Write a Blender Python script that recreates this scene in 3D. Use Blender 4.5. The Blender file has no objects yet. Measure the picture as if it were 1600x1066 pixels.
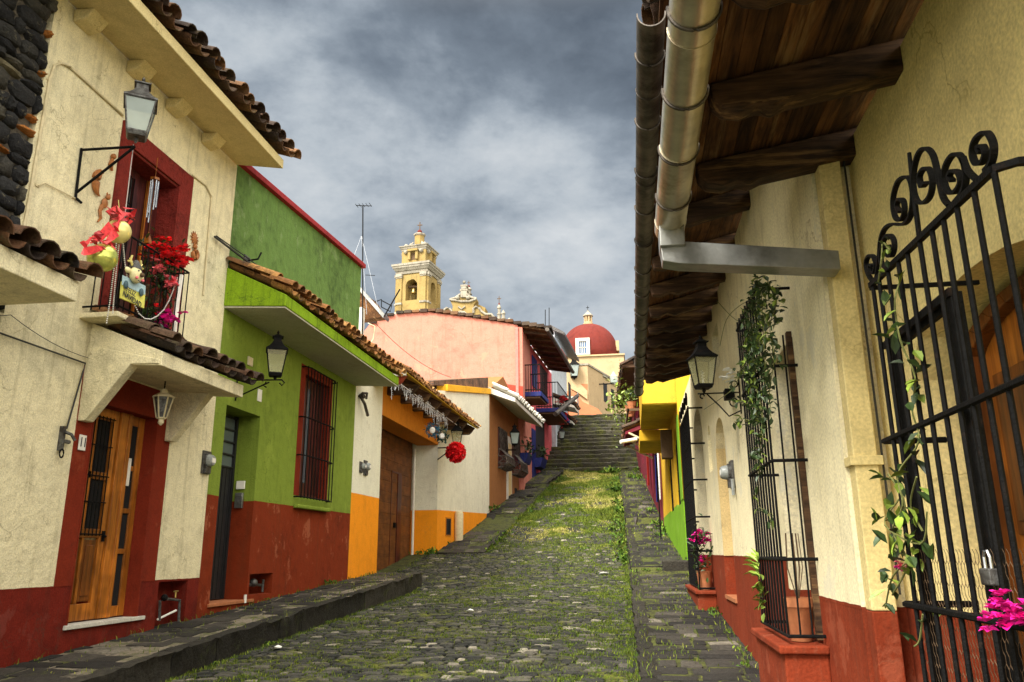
import bpy, bmesh, math, random
import numpy as np
from mathutils import Vector, Matrix, noise as mnoise
R=math.radians
random.seed(7); rng=np.random.default_rng(7)
sc=bpy.context.scene; COL=sc.collection
# ------------------------------------------------------------- camera, world, sun, exposure
_c=(800.,533.); _vy=(990.,862.); _vz=(765.,-4021.)
FPX=math.sqrt(-((_vy[0]-_c[0])*(_vz[0]-_c[0])+(_vy[1]-_c[1])*(_vz[1]-_c[1])))
def _cd(p): return Vector((p[0]-_c[0],-(p[1]-_c[1]),-FPX)).normalized()
_Y=_cd(_vy); _Z=_cd(_vz); _X=_Y.cross(_Z)
RW=Matrix((_X,_Y,_Z))                       # camera axes -> world axes
cam=bpy.data.cameras.new('camera'); camo=bpy.data.objects.new('camera',cam); COL.objects.link(camo)
camo.matrix_world=RW.to_4x4(); cam.sensor_width=36; cam.lens=36*FPX/1600; cam.clip_start=.05; cam.clip_end=2000
sc.camera=camo
def ray(x,y): return RW@_cd((x,y))
w=bpy.data.worlds.new('World'); sc.world=w; w.use_nodes=True
nt=w.node_tree; nt.nodes.clear()
def N(nt,t,**k):
    n=nt.nodes.new(t)
    for a,b in k.items():
        if a.startswith('i_'): n.inputs[a[2:].replace('_',' ')].default_value=b
        else: setattr(n,a,b)
    return n
def L(nt,a,b): nt.links.new(a,b)
def math_(nt,op,a,b=None,c=None,clamp=False):
    n=nt.nodes.new('ShaderNodeMath'); n.operation=op; n.use_clamp=clamp
    for i,v in enumerate((a,b,c)):
        if v is None: continue
        if isinstance(v,(int,float)): n.inputs[i].default_value=v
        else: nt.links.new(v,n.inputs[i])
    return n.outputs[0]
def ramp(nt,fac,pts,interp='LINEAR'):
    n=nt.nodes.new('ShaderNodeValToRGB'); n.color_ramp.interpolation=interp
    e=n.color_ramp.elements
    while len(e)<len(pts): e.new(.5)
    for k,(p,c) in zip(e,pts):
        k.position=p; k.color=(*c,1) if len(c)==3 else c
    nt.links.new(fac,n.inputs[0]); return n.outputs[0]
def mix(nt,f,a,b,mode='MIX'):
    n=nt.nodes.new('ShaderNodeMix'); n.data_type='RGBA'; n.blend_type=mode
    for s,v in ((n.inputs[0],f),(n.inputs[6],a),(n.inputs[7],b)):
        if isinstance(v,(int,float)): s.default_value=v
        elif isinstance(v,tuple): s.default_value=(*v,1) if len(v)==3 else v
        else: nt.links.new(v,s)
    return n.outputs[2]
def noise(nt,vec,scale,detail=4,rough=.55,dist=0):
    n=nt.nodes.new('ShaderNodeTexNoise'); n.inputs['Scale'].default_value=scale
    n.inputs['Detail'].default_value=detail; n.inputs['Roughness'].default_value=rough; n.inputs['Distortion'].default_value=dist
    if vec is not None: nt.links.new(vec,n.inputs['Vector'])
    return n.outputs['Fac']
SUN_EL,SUN_AZ=46,212      # degrees; azimuth clockwise from +Y (the street direction)
def build_world():
    tc=N(nt,'ShaderNodeTexCoord'); sky=N(nt,'ShaderNodeTexSky',sky_type='NISHITA',sun_disc=False)
    sky.sun_elevation=R(SUN_EL); sky.sun_rotation=R(SUN_AZ)
    b1=N(nt,'ShaderNodeBackground',i_Strength=.05); L(nt,sky.outputs[0],b1.inputs[0])
    sp=N(nt,'ShaderNodeSeparateXYZ'); L(nt,tc.outputs['Generated'],sp.inputs[0])
    zz=math_(nt,'ADD',math_(nt,'MAXIMUM',sp.outputs[2],0.0),.35)
    cb=N(nt,'ShaderNodeCombineXYZ'); L(nt,math_(nt,'DIVIDE',sp.outputs[0],zz),cb.inputs[0]); L(nt,math_(nt,'DIVIDE',sp.outputs[1],zz),cb.inputs[1])
    gv=N(nt,'ShaderNodeMapping'); gv.inputs['Scale'].default_value=(1,1,1.7); L(nt,tc.outputs['Generated'],gv.inputs[0]); n1=noise(nt,gv.outputs[0],3.3,9,.55,.15); n2=noise(nt,gv.outputs[0],9,8,.6,.1)
    f=math_(nt,'ADD',math_(nt,'MULTIPLY',n1,.72),math_(nt,'MULTIPLY',n2,.28))
    # broad bright and dark banks of cloud, each round its own direction
    def lobe(px,py,width,amp):
        d=ray(px,py); dp=N(nt,'ShaderNodeVectorMath',operation='DOT_PRODUCT'); nrm=N(nt,'ShaderNodeVectorMath',operation='NORMALIZE')
        L(nt,tc.outputs['Generated'],nrm.inputs[0]); L(nt,nrm.outputs[0],dp.inputs[0]); dp.inputs[1].default_value=d
        x=math_(nt,'MULTIPLY',math_(nt,'SUBTRACT',1,dp.outputs['Value']),-1/(width*width/2))
        return math_(nt,'MULTIPLY',math_(nt,'POWER',2.718,x),amp)
    for a in ((890,365,.11,.09),(760,400,.25,.03),(440,70,.2,.08),(980,330,.12,.06),(820,-30,.24,-.15),(650,250,.12,-.05),(520,300,.2,.07),(925,500,.12,-.07),(330,30,.15,.05)):
        f=math_(nt,'ADD',f,lobe(*a))
    c=ramp(nt,f,[(.30,(.055,.068,.085)),(.42,(.098,.118,.142)),(.50,(.16,.185,.212)),(.57,(.24,.265,.288)),(.68,(.34,.355,.365))])
    # extra sky brightness, added out of view overhead and behind, to light the walls
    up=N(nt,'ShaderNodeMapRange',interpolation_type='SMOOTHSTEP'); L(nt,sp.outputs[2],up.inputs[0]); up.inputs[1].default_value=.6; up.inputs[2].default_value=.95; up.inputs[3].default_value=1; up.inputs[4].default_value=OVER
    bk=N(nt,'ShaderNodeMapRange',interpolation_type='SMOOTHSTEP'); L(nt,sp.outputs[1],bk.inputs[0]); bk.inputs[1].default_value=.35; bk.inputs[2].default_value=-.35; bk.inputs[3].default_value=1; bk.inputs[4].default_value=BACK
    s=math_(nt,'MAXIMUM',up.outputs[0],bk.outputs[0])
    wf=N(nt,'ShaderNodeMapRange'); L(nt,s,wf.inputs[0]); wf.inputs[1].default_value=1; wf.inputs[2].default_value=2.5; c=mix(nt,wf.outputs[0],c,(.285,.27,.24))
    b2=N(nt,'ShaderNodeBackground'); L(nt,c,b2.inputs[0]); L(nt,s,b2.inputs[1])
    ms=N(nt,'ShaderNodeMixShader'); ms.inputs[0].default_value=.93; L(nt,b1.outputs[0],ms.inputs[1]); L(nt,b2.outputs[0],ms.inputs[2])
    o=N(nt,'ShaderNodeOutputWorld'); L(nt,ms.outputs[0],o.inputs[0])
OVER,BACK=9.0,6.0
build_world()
sl=bpy.data.lights.new('sun','SUN'); sl.energy=3.6; sl.angle=R(22); sl.color=(1,.95,.88)
so=bpy.data.objects.new('sun',sl); COL.objects.link(so)
so.rotation_euler=(R(90-SUN_EL),0,R(180-SUN_AZ)) ; so.location=(0,-20,30)
sc.view_settings.view_transform='Standard'; sc.view_settings.look='None'; sc.view_settings.exposure=1.08; sc.view_settings.gamma=1
# ------------------------------------------------------------- frames: (u along the street, n out of the wall, z)
class Fr:
    def __init__(s,x0,y0,sl=0.,sg=1): s.sl=sl; s.sg=sg; s.a=x0-sl*y0
    def pt(s,u,n,z): return (s.a+s.sl*u+s.sg*n,u,z)
    def hit(s,x,y,n=0):
        d=ray(x,y); t=(s.a+s.sg*n)/(d.x-s.sl*d.y); return d.y*t,d.z*t
class Wd:                                    # plain world coordinates
    def pt(s,u,n,z): return (u,n,z)
W=Wd()
class Pl:                                    # vertical plane across the view: u = x, n = toward the camera, z
    def __init__(s,y): s.y=y
    def pt(s,u,n,z): return (u,s.y-n,z)
    def hit(s,x,y,n=0):
        d=ray(x,y); t=(s.y-n)/d.y; return d.x*t,d.z*t
def xs(fr,pts): 
    a=(pts[1][0]-pts[0][0])/(pts[1][1]-pts[0][1]); return Fr(pts[0][0],pts[0][1],a,fr)
FL=Fr(-6,0); FO=xs(1,((-6,24.4),(-5.4,30.3))); FB=xs(1,((-5.4,30.3),(-5.1,36.5))); FP=xs(1,((-5.1,36.5),(-4.5,47))); FW=xs(1,((-4.5,47),(-4.1,54)))
FR=Fr(1.05,0,0,-1); FN=Fr(1.25,0,0,-1); FG=Fr(.87,0,0,-1); FY=xs(-1,((1.02,16.2),(.98,25)))
# ------------------------------------------------------------- mesh builder
class MB:
    def __init__(s,fr=W): s.v=[];s.f=[];s.t=[];s.fr=fr;s.tint=None
    def add(s,vs,fs,tint=None):
        b=len(s.v); s.v+= [s.fr.pt(*p) for p in vs]; s.f+=[tuple(b+i for i in f) for f in fs]
        t=random.random() if tint is None else tint; s.t+=[t]*len(vs); return s
    def box(s,u0,u1,n0,n1,z0,z1,tint=None):
        return s.add([(u0,n0,z0),(u1,n0,z0),(u1,n1,z0),(u0,n1,z0),(u0,n0,z1),(u1,n0,z1),(u1,n1,z1),(u0,n1,z1)],
            [(0,3,2,1),(4,5,6,7),(0,1,5,4),(1,2,6,5),(2,3,7,6),(3,0,4,7)],tint)
    def quad(s,a,b,c,d,tint=None): return s.add([a,b,c,d],[(0,1,2,3)],tint)
    def prism(s,poly,ax,a,b,tint=None):       # poly in the two other axes; ax 0=u,1=n,2=z
        def P(p,k):
            l=list(p); l.insert(ax,k); return tuple(l)
        n=len(poly); vs=[P(p,a) for p in poly]+[P(p,b) for p in poly]
        fs=[tuple(range(n-1,-1,-1)),tuple(range(n,2*n))]+[(i,(i+1)%n,n+(i+1)%n,n+i) for i in range(n)]
        return s.add(vs,fs,tint)
    def tube(s,path,r,k=6,tint=None,cap=True):
        P=[Vector(p) for p in path]; n=len(P)
        if not isinstance(r,(list,tuple)): r=[r]*n
        vs=[];fs=[]; ref=None
        for i,p in enumerate(P):
            d=(P[min(i+1,n-1)]-P[max(i-1,0)])
            if d.length<1e-9: d=Vector((0,0,1))
            d.normalize()
            if ref is None: ref=Vector((0,0,1)) if abs(d.z)<.9 else Vector((1,0,0))
            x=d.cross(ref)
            if x.length<1e-3: x=d.cross(Vector((.3,1,.2)))
            x.normalize(); y=d.cross(x); ref=-y if False else ref
            for j in range(k):
                a=2*math.pi*(j+.5)/k; vs.append(tuple(p+x*(r[i]*math.cos(a))+y*(r[i]*math.sin(a))))
        for i in range(n-1):
            for j in range(k): fs.append((i*k+j,i*k+(j+1)%k,(i+1)*k+(j+1)%k,(i+1)*k+j))
        if cap: fs.append(tuple(range(k-1,-1,-1))); fs.append(tuple((n-1)*k+j for j in range(k)))
        return s.add(vs,fs,tint)
    def lathe(s,c,prof,k=12,ax=2,tint=None):  # prof: (radius, offset along ax)
        vs=[];fs=[]
        for r,h in prof:
            for j in range(k):
                a=2*math.pi*(j+.5)/k; q=[r*math.cos(a),r*math.sin(a)]; q.insert(ax,h); vs.append((c[0]+q[0],c[1]+q[1],c[2]+q[2]))
        m=len(prof)
        for i in range(m-1):
            for j in range(k): fs.append((i*k+j,i*k+(j+1)%k,(i+1)*k+(j+1)%k,(i+1)*k+j))
        fs.append(tuple(range(k-1,-1,-1))); fs.append(tuple((m-1)*k+j for j in range(k)))
        return s.add(vs,fs,tint)
    def ball(s,c,r,k=12,m=7,sq=(1,1,1),tint=None,jit=0):
        vs=[];fs=[]
        for i in range(m+1):
            a=math.pi*i/m
            for j in range(k):
                b=2*math.pi*j/k; q=1+jit*random.uniform(-1,1)
                vs.append((c[0]+sq[0]*r*q*math.sin(a)*math.cos(b),c[1]+sq[1]*r*q*math.sin(a)*math.sin(b),c[2]+sq[2]*r*q*math.cos(a)))
        for i in range(m):
            for j in range(k): fs.append((i*k+j,(i+1)*k+j,(i+1)*k+(j+1)%k,i*k+(j+1)%k))
        return s.add(vs,fs,tint)
    def frust(s,c,a0,b0,z0,a1,b1,z1,tint=None):  # rectangular frustum, half sizes a (u) and b (n)
        vs=[(c[0]+i*a0,c[1]+j*b0,z0) for i,j in ((-1,-1),(1,-1),(1,1),(-1,1))]+[(c[0]+i*a1,c[1]+j*b1,z1) for i,j in ((-1,-1),(1,-1),(1,1),(-1,1))]
        return s.add(vs,[(0,3,2,1),(4,5,6,7),(0,1,5,4),(1,2,6,5),(2,3,7,6),(3,0,4,7)],tint)
    def leaf(s,p,d,L_,Wd_,fold=.25,tint=None):
        p=Vector(p); d=Vector(d).normalized(); x=d.cross(Vector((random.uniform(-.5,.5),random.uniform(-.5,.5),1)))
        if x.length<1e-3: x=Vector((1,0,0))
        x.normalize(); u=x.cross(d)
        a=p+d*L_*.4+x*Wd_*.5+u*fold*Wd_; b=p+d*L_*.4-x*Wd_*.5+u*fold*Wd_
        a2=p+d*L_*.75+x*Wd_*.35+u*fold*Wd_*.6; b2=p+d*L_*.75-x*Wd_*.35+u*fold*Wd_*.6
        m=p+d*L_*.45; e=p+d*L_-u*fold*L_*.25
        return s.add([tuple(q) for q in (p,a,a2,e,b2,b,m)],[(0,1,6),(1,2,6),(2,3,6),(3,4,6),(4,5,6),(5,0,6)],tint)
    def build(s,name,mat,parent=None,smooth=False,bevel=0,**k):
        off=Vector((0,0,0)); q=parent
        while q is not None: off+=Vector(q.location); q=q.parent
        if off.length>0:
            v=np.array(s.v,dtype=float)-np.array(off); s.v=[tuple(p) for p in v]
        me=bpy.data.meshes.new(name); me.from_pydata(s.v,[],s.f); me.update()
        at=me.attributes.new('tint','FLOAT','POINT'); at.data.foreach_set('value',np.array(s.t,dtype=np.float32))
        if len(s.f)<60000:
            bm=bmesh.new(); bm.from_mesh(me); bmesh.ops.recalc_face_normals(bm,faces=bm.faces); bm.to_mesh(me); bm.free()
        if smooth:
            me.shade_smooth()
            try: me.set_sharp_from_angle(angle=R(40 if smooth is True else smooth))
            except Exception: pass
        o=bpy.data.objects.new(name,me); COL.objects.link(o); o.parent=parent
        if mat: me.materials.append(M[mat] if isinstance(mat,str) else mat)
        if bevel:
            b=o.modifiers.new('bevel','BEVEL'); b.width=bevel; b.segments=2; b.limit_method='ANGLE'
        for a,b in k.items(): o[a]=b
        return o
def tag(o,label=None,cat=None,group=None,kind=None):
    if label: o['label']=label
    if cat: o['category']=cat
    if group: o['group']=group
    if kind: o['kind']=kind
    return o
def thing(name,label,cat,loc=(0,0,0),group=None):
    o=bpy.data.objects.new(name,None); COL.objects.link(o); o.location=loc; o.empty_display_size=.1
    return tag(o,label,cat,group)
def struct(mb,name,mat,**k): o=mb.build(name,mat,**k); o['kind']='structure'; return o
def copy_tree(o,parent=None):
    c=o.copy(); COL.objects.link(c); c.parent=parent
    for ch in list(o.children): copy_tree(ch,c)
    return c
# ------------------------------------------------------------- materials
M={}
def newmat(name):
    m=bpy.data.materials.new(name); m.use_nodes=True; n=m.node_tree; n.nodes.clear()
    o=N(n,'ShaderNodeOutputMaterial'); b=N(n,'ShaderNodeBsdfPrincipled'); L(n,b.outputs[0],o.inputs[0]); M[name]=m
    g=N(n,'ShaderNodeNewGeometry'); return m,n,b,g.outputs['Position']
def bump(n,b,h,strength=.3,dist=.01):
    x=N(n,'ShaderNodeBump'); x.inputs['Strength'].default_value=strength; x.inputs['Distance'].default_value=dist
    L(n,h,x.inputs['Height']); L(n,x.outputs[0],b.inputs['Normal'])
def scl(n,vec,s):
    x=N(n,'ShaderNodeMapping'); x.inputs['Scale'].default_value=s; L(n,vec,x.inputs['Vector']); return x.outputs[0]
def plaster(name,c,dirt=(.12,.1,.06),da=.5,var=.25,bmp=.5,sc_=1.,streak=.35,rough=.85,worn=None,wa=.0):
    """painted render: mottled colour, rain streaks, hairline stains, trowel and grit bump"""
    m,n,b,P=newmat(name)
    big=noise(n,P,.9*sc_,5,.6,.4); med=noise(n,P,5*sc_,5,.65); fine=noise(n,P,60*sc_,3,.6)
    st=noise(n,scl(n,P,(7,7,.45)),1.6*sc_,5,.65,.2)
    dk=tuple(x*(1-var*1.3) for x in c); lt=tuple(min(1,x*(1+var*.5)) for x in c)
    col=ramp(n,math_(n,'ADD',math_(n,'MULTIPLY',big,.5),math_(n,'MULTIPLY',med,.5)),[(.36,dk),(.5,c),(.64,lt)])
    s1=ramp(n,st,[(.53,(0,0,0)),(.66,(1,1,1))]); col=mix(n,math_(n,'MULTIPLY',s1,streak),col,mix(n,.6,col,dirt))
    sp=ramp(n,math_(n,'MULTIPLY',big,noise(n,P,14*sc_,6,.7)),[(.30,(0,0,0)),(.42,(1,1,1))]); col=mix(n,math_(n,'MULTIPLY',sp,da),col,mix(n,.55,col,dirt))
    g=ramp(n,fine,[(.3,(.78,.78,.78)),(.7,(1.13,1.13,1.13))]); col=mix(n,1,col,g,'MULTIPLY')
    if worn:
        wf=ramp(n,math_(n,'ADD',math_(n,'MULTIPLY',noise(n,P,2.2*sc_,7,.7),.75),math_(n,'MULTIPLY',noise(n,scl(n,P,(1,1,.3)),9,4,.6),.25)),[(.57,(0,0,0)),(.61,(1,1,1))])
        col=mix(n,math_(n,'MULTIPLY',wf,wa),col,worn)
    L(n,col,b.inputs['Base Color']); b.inputs['Roughness'].default_value=rough; b.inputs['Specular IOR Level'].default_value=.15
    vo=N(n,'ShaderNodeTexVoronoi',feature='DISTANCE_TO_EDGE'); vo.inputs['Scale'].default_value=1.1*sc_; wv_=N(n,'ShaderNodeVectorMath',operation='ADD'); nz_=N(n,'ShaderNodeTexNoise'); nz_.inputs['Scale'].default_value=3*sc_; nz_.inputs['Detail'].default_value=6; L(n,P,nz_.inputs['Vector']); L(n,P,wv_.inputs[0]); L(n,nz_.outputs['Color'],wv_.inputs[1]); L(n,wv_.outputs[0],vo.inputs['Vector'])
    ck=math_(n,'MULTIPLY',ramp(n,vo.outputs['Distance'],[(.0,(1,1,1)),(.012,(0,0,0))]),ramp(n,noise(n,P,1.1*sc_,3,.6),[(.52,(0,0,0)),(.6,(1,1,1))]))
    col=mix(n,math_(n,'MULTIPLY',ck,.6),col,dirt); L(n,col,b.inputs['Base Color'])
    h=math_(n,'ADD',math_(n,'MULTIPLY',noise(n,P,9*sc_,5,.6),1.0),math_(n,'MULTIPLY',noise(n,P,70*sc_,2,.6),.25)); bump(n,b,h,bmp,.03)
    return m
def simple(name,c,rough=.6,metal=0,var=.2,scale=15,bmp=.15,tint=0,spec=.4,c2=None,f2=(.5,.65)):
    m,n,b,P=newmat(name)
    f=noise(n,P,scale,5,.6); col=ramp(n,f,[(.3,tuple(x*(1-var) for x in c)),(.7,tuple(min(1,x*(1+var)) for x in c))])
    if c2: col=mix(n,ramp(n,noise(n,P,scale*.45,6,.7),[(f2[0],(0,0,0)),(f2[1],(1,1,1))]),col,c2)
    if tint:
        a=N(n,'ShaderNodeAttribute',attribute_name='tint'); g=math_(n,'ADD',math_(n,'MULTIPLY',a.outputs['Fac'],2*tint),1-tint)
        cc=N(n,'ShaderNodeCombineColor'); [L(n,g,cc.inputs[i]) for i in range(3)]
        col=mix(n,1,col,cc.outputs[0],'MULTIPLY')
    L(n,col,b.inputs['Base Color']); b.inputs['Roughness'].default_value=rough; b.inputs['Metallic'].default_value=metal
    b.inputs['Specular IOR Level'].default_value=spec
    if bmp: bump(n,b,noise(n,P,scale*3,4,.6),bmp,.01)
    return m
def tinted(name,pts,rough=.85,moss=None,mf=(.5,.62),mscale=3,bmp=.6,extra=None,bs=25,bd=.02):
    """colour picked per stone / tile by its own value, speckle, lichen and moss over it"""
    m,n,b,P=newmat(name); a=N(n,'ShaderNodeAttribute',attribute_name='tint')
    col=ramp(n,a.outputs['Fac'],pts)
    g=ramp(n,noise(n,P,bs,5,.7),[(.3,(.55,.55,.55)),(.7,(1.4,1.4,1.4))]); col=mix(n,1,col,g,'MULTIPLY')
    if extra:
        e,e0,e1,es=extra; col=mix(n,ramp(n,noise(n,P,es,6,.7,.5),[(e0,(0,0,0)),(e1,(1,1,1))]),col,e)
    if moss:
        f=math_(n,'ADD',math_(n,'MULTIPLY',noise(n,P,mscale,5,.65),.65),math_(n,'MULTIPLY',noise(n,P,mscale*9,4,.7),.35))
        col=mix(n,ramp(n,f,[(mf[0],(0,0,0)),(mf[1],(1,1,1))]),col,moss)
    L(n,col,b.inputs['Base Color']); b.inputs['Roughness'].default_value=rough; b.inputs['Specular IOR Level'].default_value=.25
    bump(n,b,noise(n,P,bs*1.3,6,.7),bmp,bd); return m
def wood(name,c,dk,scale=(30,30,2.2),rough=.55,bmp=.3,tint=.25,wornc=None,spec=.35):
    m,n,b,P=newmat(name); v=scl(n,P,scale)
    f=noise(n,v,1.0,6,.62,.8); col=ramp(n,f,[(.32,dk),(.5,tuple((x+y)/2 for x,y in zip(c,dk))),(.66,c)])
    kn=ramp(n,noise(n,P,3.5,3,.5),[(.4,(.72,.72,.72)),(.6,(1.15,1.15,1.15))]); col=mix(n,1,col,kn,'MULTIPLY')
    if wornc: col=mix(n,ramp(n,noise(n,v,.35,5,.7),[(.55,(0,0,0)),(.68,(1,1,1))]),col,wornc)
    a=N(n,'ShaderNodeAttribute',attribute_name='tint'); g=math_(n,'ADD',math_(n,'MULTIPLY',a.outputs['Fac'],2*tint),1-tint)
    cc=N(n,'ShaderNodeCombineColor'); [L(n,g,cc.inputs[i]) for i in range(3)]; col=mix(n,1,col,cc.outputs[0],'MULTIPLY')
    L(n,col,b.inputs['Base Color']); b.inputs['Roughness'].default_value=rough; b.inputs['Specular IOR Level'].default_value=spec
    bump(n,b,f,bmp,.006); return m
def glassy(name,c,tr=.5,rough=.12,glow=None):
    m=bpy.data.materials.new(name); m.use_nodes=True; n=m.node_tree; n.nodes.clear(); M[name]=m
    o=N(n,'ShaderNodeOutputMaterial'); p=N(n,'ShaderNodeBsdfPrincipled'); p.inputs['Base Color'].default_value=(*c,1); p.inputs['Roughness'].default_value=rough
    g=N(n,'ShaderNodeNewGeometry'); f=ramp(n,noise(n,g.outputs['Position'],4,3,.5),[(.3,(tr*.85,)*3),(.7,(min(1,tr*1.15),)*3)])
    t=N(n,'ShaderNodeBsdfTransparent'); t.inputs[0].default_value=(.92,.95,.95,1); x=N(n,'ShaderNodeMixShader')
    L(n,f,x.inputs[0]); L(n,p.outputs[0],x.inputs[1]); L(n,t.outputs[0],x.inputs[2]); L(n,x.outputs[0],o.inputs[0]); return m
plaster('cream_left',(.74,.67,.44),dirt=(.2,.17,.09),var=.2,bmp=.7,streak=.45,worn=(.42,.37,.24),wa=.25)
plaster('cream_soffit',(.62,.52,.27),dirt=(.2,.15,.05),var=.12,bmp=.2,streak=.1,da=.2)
plaster('cream_right',(.84,.76,.50),dirt=(.3,.22,.09),var=.13,bmp=.22,streak=.35,da=.3,worn=(.62,.60,.48),wa=.5)
plaster('cream_near',(.88,.73,.33),dirt=(.3,.2,.05),var=.12,bmp=.3,streak=.15,da=.2)
plaster('red_dado',(.15,.014,.007),dirt=(.08,.03,.02),var=.28,bmp=.35,worn=(.20,.06,.045),wa=.35)
plaster('red_surround',(.19,.022,.008),dirt=(.10,.02,.01),var=.18,bmp=.25,worn=(.3,.09,.04),wa=.2)
plaster('red_rough',(.20,.024,.017),dirt=(.06,.01,.01),var=.4,bmp=1.0,sc_=2.2)
plaster('rust_dado',(.19,.026,.006),dirt=(.12,.03,.01),var=.28,bmp=.3,worn=(.38,.12,.06),wa=.5,streak=.6)
plaster('rust_right',(.20,.031,.010),dirt=(.2,.06,.03),var=.25,bmp=.3,worn=(.30,.08,.04),wa=.5,streak=.5)
plaster('green_high',(.105,.185,.045),dirt=(.05,.07,.03),var=.38,bmp=.55,streak=.5,worn=(.19,.26,.11),wa=.5)
plaster('green_low',(.19,.26,.034),dirt=(.08,.12,.01),var=.18,bmp=.3,streak=.4,worn=(.3,.38,.06),wa=.3)
plaster('green_canopy',(.20,.33,.012),dirt=(.04,.07,.01),var=.25,bmp=.3,streak=.8)
plaster('soffit_grey',(.42,.41,.31),dirt=(.2,.19,.12),var=.12,bmp=.25,streak=.05)
plaster('red_coping',(.26,.025,.03),dirt=(.1,.02,.02),var=.25,bmp=.3)
plaster('white_wall',(.76,.74,.60),dirt=(.3,.26,.15),var=.10,bmp=.25,streak=.2)
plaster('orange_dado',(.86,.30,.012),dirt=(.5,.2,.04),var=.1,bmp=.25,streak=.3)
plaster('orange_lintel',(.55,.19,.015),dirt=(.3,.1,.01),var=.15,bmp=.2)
plaster('yellow_band',(.80,.42,.03),var=.12,bmp=.2)
plaster('pink_gable',(.54,.205,.15),dirt=(.28,.11,.07),var=.2,bmp=.5,sc_=.5,streak=.45,worn=(.47,.24,.16),wa=.8)
plaster('pink_front',(.55,.095,.11),dirt=(.4,.1,.1),var=.14,bmp=.3,worn=(.75,.35,.33),wa=.5)
plaster('pink_pier',(.55,.20,.17),var=.12)
plaster('red_panel',(.55,.05,.03),var=.2)
plaster('blue_dado',(.012,.018,.10),dirt=(.2,.2,.25),var=.35,worn=(.3,.35,.45),wa=.35)
plaster('brown_wall',(.30,.13,.045),dirt=(.15,.07,.03),var=.14,bmp=.25)
plaster('bluewhite',(.50,.55,.60),dirt=(.25,.27,.3),var=.2,streak=.8,worn=(.3,.33,.38),wa=.6)
plaster('off_white',(.58,.56,.49),dirt=(.3,.28,.22),var=.1,bmp=.2)
plaster('church_cream',(.46,.335,.19),dirt=(.3,.2,.1),var=.1,bmp=.3,sc_=.4,streak=.4)
plaster('church_salmon',(.46,.17,.08),dirt=(.4,.18,.1),var=.15,bmp=.3,sc_=.4)
plaster('tower_yellow',(.31,.22,.08),dirt=(.10,.08,.045),var=.25,bmp=.4,sc_=.35,streak=.7,worn=(.3,.22,.09),wa=.4)
plaster('tower_white',(.32,.29,.23),dirt=(.07,.06,.05),var=.35,bmp=.4,sc_=.4,streak=.9,da=.9)
plaster('dome_red',(.135,.022,.016),dirt=(.12,.03,.03),var=.25,bmp=.25,sc_=.4,streak=.5)
plaster('yellow_box',(.56,.34,.02),dirt=(.4,.25,.03),var=.16,bmp=.2,streak=.5)
plaster('yellow_soffit',(.55,.36,.03),dirt=(.25,.16,.02),var=.2,bmp=.2)
plaster('lime',(.16,.33,.016),dirt=(.10,.18,.02),var=.2,bmp=.3,streak=.5,worn=(.3,.4,.1),wa=.4)
plaster('maroon',(.17,.02,.035),var=.2)
plaster('navy_paint',(.012,.02,.13),var=.3,rough=.5)
plaster('concrete',(.17,.155,.125),dirt=(.05,.05,.035),var=.4,bmp=.6,sc_=1.5,streak=.7)
plaster('beige_niche',(.60,.46,.22),dirt=(.25,.18,.08),var=.15,bmp=.2)
plaster('pipe_paint',(.66,.54,.25),dirt=(.3,.22,.08),var=.12,bmp=.1,streak=.3)
simple('iron',(.004,.004,.004),rough=.7,var=.5,scale=40,bmp=.4,spec=.12,c2=(.025,.014,.009),f2=(.58,.72))
simple('lead',(.10,.10,.095),rough=.5,metal=.3,var=.5,scale=30,bmp=.4,c2=(.035,.03,.028),f2=(.45,.6))
simple('dark_paint',(.012,.012,.013),rough=.6,var=.3,scale=8,bmp=.1)
simple('void',(.006,.005,.005),rough=.9,var=.2,bmp=0)
simple('grey_plastic',(.25,.27,.26),rough=.3,var=.3,scale=30,bmp=.1)
simple('white_plastic',(.75,.73,.66),rough=.4,var=.08,scale=12,bmp=0)
simple('cable_black',(.02,.02,.018),rough=.6,bmp=0)
simple('conduit',(.58,.50,.31),rough=.6,var=.15,bmp=.1)
simple('galv',(.26,.265,.25),rough=.34,metal=.75,var=.35,scale=5,bmp=.25,c2=(.10,.095,.08),f2=(.52,.72))
simple('gutter_bright',(.50,.45,.34),rough=.33,metal=.8,var=.3,scale=6,bmp=.2,c2=(.22,.16,.09),f2=(.55,.72))
simple('gutter_dark',(.10,.085,.07),rough=.5,metal=.4,var=.5,scale=8,bmp=.4,c2=(.03,.024,.02),f2=(.45,.6))
simple('terracotta',(.36,.13,.05),rough=.8,var=.25,scale=12,bmp=.3)
simple('clay_ornament',(.33,.12,.03),rough=.5,var=.35,scale=40,bmp=.3)
simple('gold_ball',(.72,.62,.22),rough=.25,metal=.25,var=.15,scale=8,bmp=.03)
simple('gold_ball2',(.52,.55,.12),rough=.15,metal=.5,var=.4,scale=9,bmp=.05)
simple('ribbon',(.62,.045,.05),rough=.45,var=.3,scale=30,bmp=.1,tint=.4)
simple('red_petals',(.75,.012,.02),rough=.6,var=.3,scale=30,bmp=0,tint=.45)
simple('pink_petals',(.85,.18,.22),rough=.6,var=.2,scale=30,bmp=0,tint=.3)
simple('magenta_petals',(.68,.01,.28),rough=.55,var=.2,scale=30,bmp=0,tint=.35)
simple('beads',(.6,.58,.55),rough=.25,metal=.3,bmp=0)
simple('string_light',(.55,.56,.58),rough=.3,bmp=0,tint=.3)
simple('bell_brass',(.45,.32,.10),rough=.35,metal=.8,bmp=.05)
simple('steel',(.45,.47,.5),rough=.25,metal=.9,bmp=0)
simple('blue_glass',(.05,.12,.25),rough=.1,bmp=0)
simple('twig',(.10,.06,.03),rough=.9,bmp=.2)
simple('vine_stem',(.16,.17,.05),rough=.8,bmp=.1)
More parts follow.
